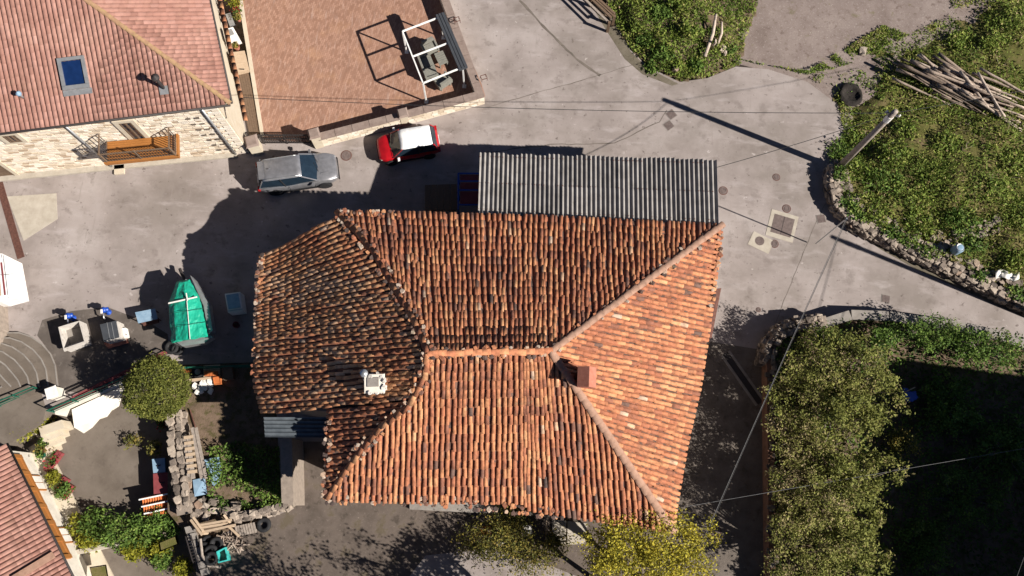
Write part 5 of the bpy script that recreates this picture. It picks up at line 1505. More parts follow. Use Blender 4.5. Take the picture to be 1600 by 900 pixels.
m = MB(); m.prism([cw(-.3, PZ + .12, 0), cw(9, PZ + .12, 0), cw(9, PZ + .12, .9), cw(-.3, PZ + .12, .9)], PZ - .1); m.build('step', M['plaster'], cot)
for k, (x, y) in enumerate(((78, 726), (86, 716), (96, 757), (104, 768))):
    root = thing('flower_trough', ['red flower trough below the cottage gallery, nearest the stairs', 'red flower trough at the edge of the patio beside the cottage', 'dark red trough halfway along the cottage wall', 'dark red trough beside the round yellow-green bush'][k], 'trough', P(x, y, PZ))
    p = P(x, y, PZ + .4)
    m = MB(); m.box((p[0], p[1], PZ + .22), (.28, .75, .36), R(-28), taper=1.08); m.build('trough', M['red_dark'], root)
    q = np.array([p[0], p[1], PZ + .48]) + rng.normal(size=(90, 3)) * (.14, .22, .07)
    leaf_cloud('foliage', q, rng.uniform(.03, .07, 90), rng.random(90), M['flower'], root)
for lab, x, y, r, leaf in (('small round green bush by the cottage window', 85, 747, .36, 'hedge'), ('second round green bush along the cottage wall', 99, 766, .4, 'weeds'), ('yellow-green bush in the cottage corner', 120, 818, .5, 'hedge')):
    bush('small_bush', lab, P(x, y, PZ + .4), (r, r, r), 60, 14, .08, leaf, .05, stems=3)
# things in the shade of the yard wall
rubble_wall('stone_wall', 'broad rubble wall between the patio and the yard', PP([(272, 648), (274, 700), (282, 760), (286, 800)], .5), PZ, .5, .85, .34, face=1, max_stones=240)
def crate(name, label, pts, h, zb, mat, cat, lid=None):
    root = thing(name, label, cat, P(*pts[0], zb))
    m = MB(); m.prism(PP(pts, h), zb); m.build('body', M[mat], root)
    pc = PP(pts, h + .03); ctr = sum(pc) / len(pc)
    m = MB(); m.prism([p + (p - ctr) * .06 for p in pc], h + .003); m.build('lid', M[lid or mat], root)
    m = MB(); m.box(ctr + (0, 0, .03), (.2, .05, .05), .4); m.build('handle', M['iron'], root)
crate('water_bin', 'pale blue bin in the shade of the rubble wall', [(238, 718), (257, 716), (258, 737), (240, 739)], -.35, PZ, 'blue_pale', 'bin')
crate('red_cabinet', 'dark red cabinet between the blue bin and the orange tiles', [(240, 741), (268, 738), (269, 768), (241, 771)], -.3, PZ, 'red_dark', 'cabinet')
rk = thing('tile_rack', 'rack of bright orange tiles with pale bars on the patio', 'rack', P(246, 788, PZ))
for k in range(3):
    for j in range(6):
        x0_, y0_ = 222 + j * 8 + k * 1.5, 777 - j * 1.6 + k * 11
        m = corrugated(P(x0_, y0_, -.3), P(x0_ + 8, y0_ - 1.6, -.3), P(x0_ + 9.4, y0_ + 8.4, -.36), P(x0_ + 1.4, y0_ + 10, -.36), 2, .03, 6, 1)
        m.build('orange_tile', M['orange_tile'], rk, smooth=True)
    m = MB(); m.bar(P(217 + k * 4, 781 + k * 11, -.22), P(270 + k * 2, 770 + k * 11, -.22), .07, .05); m.build('bar', M['whitemetal'], rk)
for q in ((226, 778), (266, 770), (231, 804), (270, 798)):
    p = P(*q, -.4); m = MB(); m.bar((p[0], p[1], PZ), (p[0], p[1], -.36), .07); m.build('leg', M['wood_brown'], rk)
for lab, x, y, r, leaf in (('bushy potted shrub against the rubble wall', 241, 700, .42, 'autumn'), ('bare purple-leaved shrub in the middle of the patio', 208, 690, .35, 'autumn'), ('small orange flowering plant below the round bush', 253, 663, .18, 'flower')):
    bush('shrub', lab, P(x, y, PZ + r), (r, r, r), 36, 10, .09, leaf, .05, stems=6)
for k, (x, y, r) in enumerate(((150, 818, .7), (185, 828, .85), (222, 826, .8), (255, 818, .75), (140, 842, .5), (212, 856, .5), (250, 858, .45))):
    bush('garden_shrub', ['dense green shrub nearest the cottage at the foot of the patio', 'dense green shrub in the patio flower bed, second from the cottage', 'dense green shrub in the middle of the patio flower bed', 'dense green shrub beside the orange tile rack', 'low yellow-green shrub at the cottage end of the flower bed', 'low bright shrub in front of the flower bed', 'low bright shrub beside the planter box'][k], P(x, y, PZ + r * .8), (r * 1.1, r, r * .8), 90, 16, .13, 'weeds' if k < 4 else 'hedge', .065, stems=4)
for lab, pts, h in (('low cream garden wall at the foot of the flower bed', [(60, 872), (180, 846), (214, 838), (216, 844), (182, 853), (62, 880)], -.75), ('low cream garden wall beside the cottage steps', [(96, 850), (130, 842), (133, 850), (99, 858)], -.8)):
    root = thing('garden_wall', lab, 'wall', P(*pts[0], PZ))
    m = MB(); m.prism(PP(pts, h), PZ); m.build('wall', M['whitewall'], root)
    pc = PP(pts, h + .05); ctr = sum(pc) / len(pc)
    m = MB(); m.prism(pc, h + .003); m.build('coping', M['concrete'], root)
pb = tub('planter_box', 'dark soil planter with a pale rim beside the low shrubs', [(247, 848), (276, 836), (280, 850), (250, 862)], .02, .08, 'coping', 'soil', 'planter')
tub('brown_trough', 'brown timber trough in the bottom left corner', [(140, 886), (166, 882), (170, 905), (146, 912)], .02, .06, 'wood_brown', 'soil', 'planter')
for k, (x, y) in enumerate(((252, 876), (285, 888))):
    bush('garden_shrub', ['bright green leafy plant near the bottom edge', 'yellow-green leafy plant beside the broken wall'][k], P(x, y, PZ + .4), (.45, .45, .4), 60, 14, .1, ['weeds', 'hedge'][k], .06, stems=3)
# yard debris -----------------------------------------------------------------
yp = thing('board_stack', 'stack of pale weathered boards on the rubble wall', 'boards', P(298, 715, .4))
for k, (a, b, w) in enumerate((((288, 680), (296, 745), .22), ((294, 680), (302, 748), .2), ((301, 668), (316, 748), .2), ((306, 668), (322, 748), .16))):
    m = MB(); m.bar(P(*a, .55 + .03 * k), P(*b, .55 + .03 * k), w, .05); m.build('board', M['wood_grey'], yp)
for k in range(7):
    m = MB(); m.bar(P(287 + k, 684 + k * 9, .62), P(302 + k, 682 + k * 9, .62), .16, .04); m.build('batten', M['wood_pale'], yp)
for lab, pts, h in (('curled grey metal sheet on the ground of the yard', [(319, 718), (342, 714), (346, 735), (342, 752), (333, 760), (325, 742)], .22), ('smaller grey metal sheet at the foot of the board stack', [(301, 750), (320, 746), (323, 772), (304, 776)], .35)):
    root = thing('metal_sheet', lab, 'sheet', P(*pts[0], 0))
    pc = PP(pts, h)
    pc = [p + np.array([0, 0, .06 * math.sin(i * 2.1)]) for i, p in enumerate(pc)]
    m = MB(); m.prism(pc, h - .05); m.build('sheet', M['blue_pale'], root)
m = MB(); m.tube([P(297, 640, .1), P(312, 690, .1), P(324, 765, .1)], .035, 6); m.build('rusty_rod', M['rust'], label='long rusty rod lying between wall and dirt yard', cat='rod')
rubble_wall('stone_wall', 'low pale stone wall closing the bottom of the yard', PP([(368, 806), (410, 798), (446, 790), (462, 772)], .5), 0, .5, .4, .3, face=-1, max_stones=120)
m = MB()
for k in range(40): rock_into(m, P(random.uniform(300, 372), random.uniform(782, 808), random.uniform(.0, .3)), (random.uniform(.25, .5), random.uniform(.2, .4), .25))
m.build('rubble_heap', M['stone'], label='heap of broken stones at the foot of the yard', cat='rubble', kind='stuff')
fm = thing('sawhorse_stack', 'pale timber framework leaning on the junk heap', 'framework', P(335, 820, 0))
for a, b in (((298, 812), (316, 836)), ((302, 808), (318, 830)), ((305, 822), (362, 812)), ((310, 833), (368, 820)), ((350, 804), (362, 820)), ((346, 812), (374, 838)), ((306, 826), (356, 818))):
    m = MB(); m.bar(P(*a, .7 + random.uniform(-.1, .1)), P(*b, .7 + random.uniform(-.1, .1)), .11, .07); m.build('beam', M['wood_pale'], fm)
for a in ((300, 814), (362, 822), (318, 834)):
    p = P(*a, .65); m = MB(); m.bar((p[0], p[1], 0), (p[0], p[1], .7), .1); m.build('leg', M['wood_pale'], fm)
for k, (x, y, z) in enumerate(((325, 847, .0), (338, 850, .15), (330, 862, .2), (330, 873, .35), (318, 858, .1))):
    tyre(['topmost-left tyre in the junk heap, next to the pale timber framework', 'tyre at the right of the junk heap below the timber framework', 'tyre in the middle of the junk heap', 'lowest tyre of the junk heap beside the turquoise crate', 'leftmost tyre of the junk heap inside the pale hose'][k], x, y, z, .27, .1, tilt=random.uniform(-.3, .3), group='tyres in the junk heap')
tyre('single black tyre lying apart beside the slatted pallet', 412, 820, 0, .27, .12)
m = MB(); q = [P(313, 842, .5), P(316, 868, .5), P(326, 884, .5), P(345, 886, .45)]; m.tube(q, .07, 8); m.build('pale_hose', M['wood_grey'], label='pale hose curling around the heap of tyres', cat='hose')
tub('plastic_crate', 'turquoise plastic crate on the junk heap', [(338, 862), (352, 855), (357, 876), (341, 880)], .5, .06, 'cyan', 'wood_grey')
pls = thing('slatted_pallet', 'grey slatted pallet propped beside the single tyre', 'pallet', P(385, 825, 0))
for k in range(8):
    m = MB(); m.bar(P(368 + k * 4, 822 - k * .8, .3), P(372 + k * 4, 838 - k * .8, .3), .1, .03); m.build('slat', M['wood_grey'], pls)
for k in range(2):
    m = MB(); m.bar(P(368 + k * 3, 825 + k * 9, .24), P(398 + k * 3, 819 + k * 9, .24), .08, .08); m.build('bearer', M['wood_grey'], pls)
m = MB()
for k in range(60):
    x, y = random.uniform(345, 378), random.uniform(838, 860)
    m.tint = random.random()
    a = random.uniform(0, 3.14); p = P(x, y, random.uniform(.05, .3)); d = np.array([math.cos(a), math.sin(a), random.uniform(-.2, .2)]) * random.uniform(.15, .4)
    m.bar(p - d, p + d, .04)
m.build('stick_pile', M['log'], label='tangle of grey sticks beside the tyre heap', cat='sticks', kind='stuff')
bwall = thing('broken_wall', 'broken concrete block wall beside the tyre heap', 'wall', P(303, 860, PZ))
for k in range(7):
    x, y = 288 + k * 4, 824 + k * 11
    m = MB(); m.prism(PP([(x, y), (x + 12, y - 3), (x + 15, y + 7), (x + 3, y + 10)], .35 + random.uniform(-.05, .05)), PZ); m.build('block', M['grey_concrete'], bwall)
ld = thing('iron_ladder', 'rusty iron ladder lying against the broken block wall', 'ladder', P(295, 850, 0))
for o_ in (0, 9):
    m = MB(); m.bar(P(290 + o_ * .9, 838 - o_ * .2, .45), P(302 + o_ * .9, 880 - o_ * .2, .45), .05); m.build('rail', M['iron'], ld)
for k in range(9):
    m = MB(); m.bar(P(291 + k * 1.4, 840 + k * 4.7, .46), P(299 + k * 1.4, 838 + k * 4.7, .46), .035); m.build('rung', M['iron'], ld)
# blue rack and dark sheet in the shade beside the lean-to
rk = thing('blue_rack', 'blue metal rack holding dark red panels beside the lean-to', 'rack', P(730, 300, 0))
hh = 1.6
for a, b in (((716, 271), (716, 327)), ((716, 271), (750, 271)), ((716, 297), (750, 297)), ((716, 320), (750, 320)), ((716, 283), (750, 283))):
    m = MB(); m.bar(P(*a, hh), P(*b, hh), .07, .06); m.build('rail', M['blue'], rk)
for q in ((716, 271), (716, 297), (716, 326), (748, 271)):
    p = P(*q, hh); m = MB(); m.bar((p[0], p[1], 0), (p[0], p[1], hh), .07); m.build('post', M['blue'], rk)
for (y0_, y1_) in ((273, 282), (285, 295), (299, 318)):
    m = MB(); m.prism(PP([(719, y0_), (750, y0_), (750, y1_), (719, y1_)], hh - .25), hh - .33); m.build('panel', M['red_dark'], rk)
ds = thing('dark_platform', 'dark flat platform in the shade left of the blue rack', 'platform', P(690, 305, 0))
for k in range(5):
    m = MB(); m.prism(PP([(664 + k * 10, 289 - k * .3), (673.4 + k * 10, 288.7 - k * .3), (673.4 + k * 10, 328), (664 + k * 10, 328)], .5), .4); m.build('board', M['wood_brown'], ds)
for q in ((668, 292), (710, 292), (668, 324), (710, 324)):
    p = P(*q, .4); m = MB(); m.bar((p[0], p[1], 0), (p[0], p[1], .42), .1); m.build('leg', M['wood_brown'], ds)

# ================================================================ RIGHT SIDE
rubble_wall('stone_wall', 'dry stone wall curving along the road below the hillside', PP(WALLPX, .7), 0, .7, .55, .32, face=-1, max_stones=290)
m = MB()
for k in range(150):
    i = random.randrange(0, 8); f = random.random()
    x = WALLPX[i][0] * (1 - f) + WALLPX[i + 1][0] * f + random.uniform(2, 26); y = WALLPX[i][1] * (1 - f) + WALLPX[i + 1][1] * f - random.uniform(4, 22)
    p = P(x, y, .7); s_ = random.uniform(.15, .42)
    rock_into(m, (p[0], p[1], hill_z(p[0], p[1]) + .06), (s_, s_ * .8, s_ * .5))
m.build('tumbled_stones', M['stone'], label='tumbled stones strewn behind the dry stone wall', cat='stones', kind='stuff')
m = MB()
for k in range(70):
    f = random.random(); x, y = 1455 + f * 100 + random.gauss(0, 4), 378 - f * 22 + random.gauss(0, 8)
    p = P(x, y, .9); s_ = random.uniform(.15, .4); rock_into(m, (p[0], p[1], hill_z(p[0], p[1]) + .06), (s_, s_ * .8, s_ * .5))
m.build('stone_row', M['stone'], label='ruined row of pale stones across the hillside', cat='stones', kind='stuff')
def loose(label, x, y, h, s_, tint=.8):
    m = MB(); p = P(x, y, h); rock_into(m, p, (s_ * 1.2, s_, s_ * .7), tint); m.build('loose_stone', M['stone'], label=label, cat='stone')
loose('pale boulder at the edge of the gravel track', 1348, 80, .1, .42)
loose('sawn round stone beside the foot of the wooden pole', 1308, 280, .2, .4)
loose('white stone at the edge of the roadside mound', 1056, 107, .2, .35, .95)
ivy = []
for k in range(2600):
    i = random.randrange(0, 8); f = random.random()
    x = WALLPX[i][0] * (1 - f) + WALLPX[i + 1][0] * f; y = WALLPX[i][1] * (1 - f) + WALLPX[i + 1][1] * f
    if noise.noise(Vector((x * .035, y * .035, 1.0))) < -.05: continue
    p = P(x + random.uniform(-3, 16), y - random.uniform(-4, 14), .75); ivy.append((p[0], p[1], .72 + random.uniform(0, .22)))
o = leaf_cloud('wall_ivy', ivy, rng.uniform(.05, .12, len(ivy)), rng.random(len(ivy)), M['weeds'], kind='stuff')
props(o, 'green weeds creeping over the top of the dry stone wall', 'weeds', kind='stuff')
m = MB()
for k in range(500):
    x, y = random.uniform(1330, 1600), random.uniform(60, 440)
    p = P(x, y, .9)
    if not inside(HILL, p[0], p[1]) or noise.noise(Vector((p[0] * .4, p[1] * .4, 9))) < .05: continue
    z = hill_z(p[0], p[1]); d = np.array([random.gauss(0, .2), random.gauss(0, .2), random.uniform(.1, .4)])
    m.tint = random.uniform(.5, 1); m.tube([(p[0], p[1], z), (p[0] + d[0], p[1] + d[1], z + d[2])], [.012, .006], 4)
m.build('dead_stems', M['log'], label='thin dead stems standing in the hillside grass', cat='stems', kind='stuff')
# utility poles
def pole(label, base, h, r0, r1, wood=True):
    root = thing('utility_pole', label, 'pole', base)
    b = np.array(base)
    m = MB(); m.tube([b, b + (0, 0, h * .5), b + (0, 0, h)], [r0, (r0 + r1) / 2, r1], 12); m.build('shaft', M['wood_grey'], root, smooth=True)
    m = MB(); m.tube([b + (0, 0, h * .86), b + (0, 0, h * .93)], r1 + .03, 12); m.build('sleeve', M['white'], root)
    m = MB(); m.bar(b + (-.35, .1, h - .35), b + (.35, -.1, h - .35), .08); ar = m.build('crossarm', M['metal'], root)
    for s_ in (-1, 0, 1):
        m = MB(); m.lathe(b + (.3 * s_, -.09 * s_, h - .31), [(.03, 0), (.05, .05), (.03, .08), (.05, .12), (.02, .15)], 8); m.build('insulator', M['white'], ar)
    return b + np.array([0, 0, h - .2])
pole1 = pole('weathered utility pole at the corner of the stone wall', P(1308, 264, 0), 7.5, .19, .14)
pole2 = pole('utility pole on the lane beyond the right edge', P(1300, 370, 0) + np.array([1.33, -.49, 0]) * 8.2, 8.2, .16, .12)
def wire(label, a, b, sag_=.35, r=.016, mat='cable_dark', name='overhead_cable'):
    a, b = np.array(a, float), np.array(b, float)
    pts = [a + (b - a) * f - np.array([0, 0, 4 * sag_ * f * (1 - f)]) for f in np.linspace(0, 1, 25)]
    m = MB(); m.tube(pts, r, 5); m.build(name, M[mat], label=label, cat='cable')
wire('overhead cable from the pole to the stone house', pole1, P(372, 152, 5.4), .5)
wire('overhead cable from the pole to the corner of the lean-to', pole1, P(1118, 262, 4.7), .2)
wire('overhead cable from the pole out over the hillside', pole1, P(2000, 60, 8), .4, .012)
wire('overhead cable from the lane pole across the garden wall', pole2, P(1560, 980, 7), .3)
wa, wb_ = P(1322, 342, 4.6), P(1096, 850, 4.2)
wire('pale twisted cable hanging over the alley', wa, wb_, .15, .015, 'cable')
wire('dark twin of the twisted cable over the alley', wa + (.07, .03, .02), wb_ + (.07, .03, .02), .22, .013, 'cable_dark')
wire('thin pale cable from the yellow tree to the garden', P(1070, 792, 4.0), P(1700, 684, 4.0), .25, .013, 'cable')
pj = thing('junction_pole', 'slim steel pole carrying the twisted cable beside the stone wall', 'pole', P(1322, 350, 0))
wq = wa
m = MB(); m.tube([(wq[0], wq[1], .3), (wq[0], wq[1], wq[2] + .1)], .035, 8); m.build('shaft', M['metal'], pj)
m = MB(); m.box((wq[0], wq[1], wq[2]), (.12, .1, .16)); m.build('junction_box', M['darkgrey'], pj)
# logs
def log_mesh(k):
    r_ = np.random.default_rng(300 + k)
    n = 7
    pts = [np.array([x, r_.normal() * .012, r_.normal() * .01]) for x in np.linspace(-.5, .5, n)]
    m = MB(); m.tint = r_.random()
    rad = [1.0 + r_.normal() * .08 for _ in range(n)]
    m.tube([(p[0], 0, 0) for p in pts], [1.0] * n, 8)
    return m
logs_proto = []
for k in range(60):
    f = k / 59
    if k < 26: cx, cy = random.uniform(1436, 1520), 0
    else: cx = random.uniform(1500, 1600)
    lane = random.uniform(-1, 1)
    cy = 138 + (cx - 1500) * .34 + lane * (26 if cx > 1440 else 18)
    ln = random.uniform(2.6, 4.6) * (.8 if cx < 1450 else 1)
    ang = R(-27 + random.gauss(0, 6))
    if k in (57, 58, 59): ang = R(-64 + k % 3 * 9); cx, cy, ln = [(1540, 155, 3.0), (1515, 145, 2.6), (1455, 105, 2.0)][k - 57]
    r = random.uniform(.045, .095)
    hgt = random.choice((.15, .3, .45, .6)) * (1 - abs(lane) * .6) + .1
    if k >= 57: hgt = .75
    p = P(cx, cy, .9)
    z = hill_z(p[0], p[1]) + hgt
    d = np.array([math.cos(ang), math.sin(ang), random.uniform(-.03, .03)])
    l = np.array([-d[1], d[0], 0])
    b1, b2 = random.gauss(0, .025), random.gauss(0, .015)
    pts = [np.array([p[0], p[1], z]) + d * ln * (t - .5) + l * (b1 * math.sin(t * 3.1) + b2 * math.sin(t * 6.3)) + np.array([0, 0, random.gauss(0, .01)]) for t in np.linspace(0, 1, 7)]
    m = MB(); m.tint = random.random()
    m.tube(pts, [r * (1.15 - .4 * t) * random.uniform(.93, 1.07) for t in np.linspace(0, 1, 7)], 8)
    lab = 'weathered barkless log lying in the long log pile' if k < 57 else ['short log crossing the middle of the log pile at a slant', 'crooked log crossing the left half of the log pile', 'bent log sticking out at the left end of the log pile'][k - 57]
    m.build('log', M['log'], smooth=True, label=lab, cat='log', group='logs in the pile on the hillside' if k < 57 else None)
# debris on the hill and mound
bar_ = thing('blue_barrel', 'faded blue barrel lying behind the stone wall', 'barrel', P(1495, 392, .7))
c = P(1495, 390, 1.0); m = MB(); m.lathe((c[0], c[1], .7), [(.22, 0), (.26, .1), (.26, .6), (.22, .7), (.1, .72)], 16); m.build('drum', M['blue_pale'], bar_, smooth=True)
m = MB(); m.torus((c[0], c[1], 1.4), .2, .02, 16, 5); m.build('hoop', M['metal'], bar_)
ts = []
m = MB()
for i in range(9):
    for j in range(4): ts.append(P(1556 + i * 4.6, 424 + j * 4 - 3 * math.sin(i * .8), .95 + .12 * math.sin(i * 1.7 + j)))
m.add(ts, [(i * 4 + j, i * 4 + j + 1, i * 4 + j + 5, i * 4 + j + 4) for i in range(8) for j in range(3)])
o = m.build('plastic_sheet', M['white'], smooth=True, label='crumpled white plastic sheet behind the stone wall', cat='sheet')
sm = o.modifiers.new('t', 'SOLIDIFY'); sm.thickness = .02
for lab, a, b, r in (('long pale dead trunk leaning on the roadside mound', (1101, 88), (1119, 22), .12), ('short pale dead branch beside the leaning trunk', (1111, 74), (1118, 62), .08), ('crooked pale dead branch right of the leaning trunk', (1120, 72), (1128, 34), .09)):
    p, q = P(*a, .45), P(*b, 1.3); mid = (p + q) / 2 + (.12, .05, .05)
    m = MB(); m.tint = .95; m.tube([p, mid, q], [r, r * .9, r * .6], 8); m.build('dead_trunk', M['log'], smooth=True, label=lab, cat='trunk')
m = MB(); m.tint = 1
for k in range(7): rock_into(m, P(1129 + random.uniform(-4, 4), 80 + random.uniform(-6, 6), .4), (.3, .2, .3), .95)
m.build('tree_stump', M['log'], label='pale splintered stump at the end of the dead trunks', cat='stump')
ap = P(1330, 147, .25)
m = MB(); vv = []
for i in range(5):
    for j in range(22):
        a = 6.283 * j / 22; rr = [.12, .3, .45, .58, .74][i] * (1 + .06 * math.sin(j * .6 + i) + random.uniform(-.03, .03)); z = [-.14, -.12, -.02, .08, -.06][i] + random.uniform(-.02, .02)
        vv.append((ap[0] + rr * math.cos(a), ap[1] + rr * math.sin(a) * .95, ap[2] + z))
m.add(vv, [(i * 22 + j, (i + 1) * 22 + j, (i + 1) * 22 + (j + 1) % 22, i * 22 + (j + 1) % 22) for i in range(4) for j in range(22)] + [tuple(range(22))])
m.build('black_pit', M['hollow'], smooth=True, label='round black ash pit at the corner of the hillside', cat='pit')  # near-black colour over the whole bowl
# timber barrier at the top of the road
tbz = thing('timber_barrier', 'dark timber barrier with long rails at the top of the road', 'barrier', P(940, 20, 0))
for k, (o_, z) in enumerate(((0, .95), (7, .95), (14, .95), (3, .5), (11, .5))):
    m = MB(); m.bar(P(902 + o_ - 30, -42 - o_ * .3, z), P(950 + o_ * .75, 34 - o_ * .9, z), .13, .08); m.build('rail', M['wood_grey'] if k == 0 else M['wood_brown'], tbz)
for q in ((952, 36), (960, 26), (926, -4), (936, -12)):
    p = P(*q, .95); m = MB(); m.bar((p[0], p[1], 0), (p[0], p[1], 1.05), .15); m.build('post', M['wood_brown'], tbz)
# manholes ---------------------------------------------------------------------
def manhole(label, px, py, r, square=False, ang=0.0):
    c = P(px, py, 0)
    root = thing('manhole_cover', label, 'manhole', c, ang)
    m = MB()
    if square:
        m.box((0, 0, .002), (r * 2, r * 2, .02)); m.build('frame', M['grey_concrete'], root, local=True)
        m = MB(); m.box((0, 0, .008), (r * 1.75, r * 1.75, .02)); cv = m.build('cover', M['manhole'], root, local=True)
        m = MB()
        for k in range(5): m.box(((k - 2) * r * .33, 0, .02), (r * .08, r * 1.5, .008))
        m.build('ribs', M['manhole'], cv, local=True)
    else:
        m.lathe((0, 0, 0), [(r, -.01), (r, .009), (r * .88, .012)], 22); m.build('frame', M['rust'], root, local=True)
        m = MB(); m.lathe((0, 0, 0), [(r * .86, -.01), (r * .86, .016)], 22); cv = m.build('cover', M['manhole'], root, local=True)
        m = MB(); m.torus((0, 0, .016), r * .5, .012, 18, 4); m.build('ribs', M['manhole'], cv, local=True)
manhole('square manhole cover upper of the pair by the pole shadow', 1049, 179, .26, True, R(40))
manhole('square manhole cover lower of the pair by the pole shadow', 1045, 196, .26, True, R(40))
manhole('round manhole cover beside the corner of the lean-to', 1130, 298, .26)
manhole('faint round manhole cover on the stained road patch', 1213, 277, .22)
manhole('round manhole cover above the large square hatch', 1229, 326, .25)
manhole('square manhole cover right of the large hatch', 1283, 342, .26, True, R(12))
manhole('small round cover right of the farmhouse eave', 1185, 484, .14)
manhole('square manhole cover in the lane near the garden wall', 1384, 467, .24, True, R(-8))
manhole('rusty round manhole cover in front of the silver car', 541, 243, .32)
manhole('round cover in the shaded alley near the yellow tree', 1118, 830, .3)
pad = thing('large_hatch', 'large square iron hatch set in a pale concrete frame', 'hatch', P(1222, 353, 0), R(-14))
m = MB(); m.box((0, 0, .0), (1.55, 1.6, .03)); m.build('frame', M['concrete'], pad, local=True)
m = MB(); m.box((.02, .02, .012), (1.15, 1.12, .025)); cv = m.build('cover', M['manhole'], pad, local=True)
m = MB(); m.box((.02, .02, .026), (.02, 1.1, .01)); m.build('seam', M['iron'], cv, local=True)
pad2 = thing('concrete_pad', 'pale concrete pad with a round cover below the large hatch', 'pad', P(1189, 379, 0), R(-24))
m = MB(); m.box((0, 0, .0), (1.25, .85, .028)); m.build('pad', M['concrete'], pad2, local=True)
m = MB(); m.lathe((-.1, .05, 0), [(.26, 0), (.26, .022)], 20); m.build('cover', M['manhole'], pad2, local=True)
manhole('round cover between the pale pad and the large hatch', 1210, 381, .24)

dc = thing('drain_channel', 'dark drain channel cut slantwise across the shaded alley', 'drain', P(1158, 588, 0))
qa, qb = P(1133, 552, .012), P(1188, 630, .012); qd = unit(qb - qa); ql = np.array([-qd[1], qd[0], 0])
m = MB(); m.bar(qa, qb, .3, .02); m.build('channel', M['iron'], dc)
for s_ in (-1, 1):
    m = MB(); m.bar(qa + ql * .24 * s_, qb + ql * .24 * s_, .13, .05); m.build('kerb', M['grey_concrete'], dc)
# ================================================================ GARDEN AT BOTTOM RIGHT
gw = thing('garden_wall', 'brown rendered garden wall along the alley', 'wall', P(1190, 720, 0))
ga_, gb_ = P(1198, 560, .95), P(1203, 1010, .95)
m = MB(); m.prism([ga_, gb_, gb_ + (.35, 0, 0), ga_ + (.35, 0, 0)], -.1); m.build('wall', M['brownred'], gw)
m = MB()
for k in range(90):
    f = random.random(); p = ga_ * (1 - f) + gb_ * f + np.array([random.uniform(.0, .4), 0, .02]); s_ = random.uniform(.12, .3)
    rock_into(m, p, (s_, s_, s_ * .6), random.uniform(0, .6))
m.build('wall_stones', M['stone'], gw, kind='stuff')
rubble_wall('stone_wall', 'curved rubble wall corner of the overgrown garden', PP([(1202, 566), (1206, 540), (1222, 518), (1248, 508), (1290, 502)], 1.0), 0, 1.0, .75, .30, face=1, max_stones=240)
cwl = thing('garden_wall', 'grey concrete topped garden wall along the lane', 'wall', P(1450, 505, 0))
gp = PP([(1292, 504), (1330, 492), (1390, 494), (1450, 503), (1510, 512), (1560, 524), (1604, 538), (1800, 592)], .7)
for k, (a, b) in enumerate(zip(gp[:-1], gp[1:])):
    d = unit(b - a); l = np.array([-d[1], d[0], 0]) * .22
    m = MB(); m.prism([a - l, b - l - d * .03, b + l - d * .03, a + l], -.1); m.build('wall_length', M['grey_concrete'], cwl)
    m = MB(); m.prism([a - l * 1.2 + (0, 0, .07), b - l * 1.2 + (0, 0, .07) - d * .06, b + l * 1.2 + (0, 0, .07) - d * .06, a + l * 1.2 + (0, 0, .07)], .705); m.build('coping', M['grey_concrete'], cwl)
for k, (x, y, h, rx, ry, rz, leaf, lab) in enumerate((
    (1300, 552, 2.1, 1.7, 1.2, 1.2, 'olive', 'olive green shrub right behind the curved rubble wall'),
    (1342, 600, 2.5, 1.8, 1.6, 1.4, 'olive', 'large olive shrub on the sunny edge of the garden'),
    (1265, 600, 2.5, 1.8, 1.6, 1.4, 'olive', 'olive shrub above the brown wall near the curved corner'),
    (1312, 648, 2.7, 1.6, 1.4, 1.5, 'olive', 'tall olive shrub in the middle of the garden thicket'),
    (1252, 680, 2.4, 1.6, 1.7, 1.3, 'olive', 'thin brownish shrub above the brown wall'),
    (1328, 748, 2.6, 1.9, 1.7, 1.5, 'olive', 'wide olive shrub on the right of the lower thicket'),
    (1258, 780, 2.6, 1.8, 1.9, 1.5, 'olive', 'wide brownish shrub above the lower brown wall'),
    (1322, 838, 2.4, 1.8, 1.5, 1.3, 'olive', 'olive shrub in the lower thicket near the shade edge'),
    (1252, 868, 2.5, 1.7, 1.7, 1.4, 'olive', 'olive shrub at the bottom of the brown wall'),
    (1330, 920, 2.0, 1.9, 1.7, 1.1, 'olive', 'olive shrub cut by the bottom edge right of the alley'),
    (1285, 528, 1.4, .6, .5, .4, 'weeds', 'fresh green clump on top of the curved wall'),
    (1372, 535, 1.3, .9, .8, .6, 'weeds', 'green fern clump at the edge of the garden shade'),
    (1450, 520, 1.4, 1.6, .9, .7, 'weeds', 'green bramble hanging over the concrete topped wall'),
    (1540, 545, 1.3, 2.0, .9, .7, 'weeds', 'bramble behind the concrete wall near the right edge'),
    (1412, 690, 1.6, .7, .7, .6, 'autumn', 'small yellowish bush standing in the garden shade'),
    (1480, 640, .9, 1.6, 1.5, .6, 'weeds', 'dark bramble in the deep shade beside the blue sack'),
    (1500, 780, .9, 1.9, 1.7, .6, 'weeds', 'dark bramble in the deep shade at lower right'),
    (1580, 700, .9, 1.7, 1.7, .6, 'weeds', 'dark bramble in the deep shade at the right edge'),
    (1440, 850, .8, 1.4, 1.4, .6, 'weeds', 'dark bramble in the deep shade at the bottom edge'))):
    vol = rx * ry
    bush('garden_bush', lab, P(x, y, h), (rx, ry, rz), int((64 if x < 1275 else 46) * vol) + 24, 34, .15, leaf, [.05, .065, .055, .07][k % 4], surf=.7, lump=.5, stems=40, zmin=-.1, tshift=[-.15, .0, .08, -.1, .16, -.05, .2, .0, .1][k % 9] if leaf == 'olive' else 0, bark='wood_grey' if k % 2 else 'bark')
bg = thing('blue_sack', 'blue plastic sack lying in the garden shade', 'sack', P(1421, 620, .5))
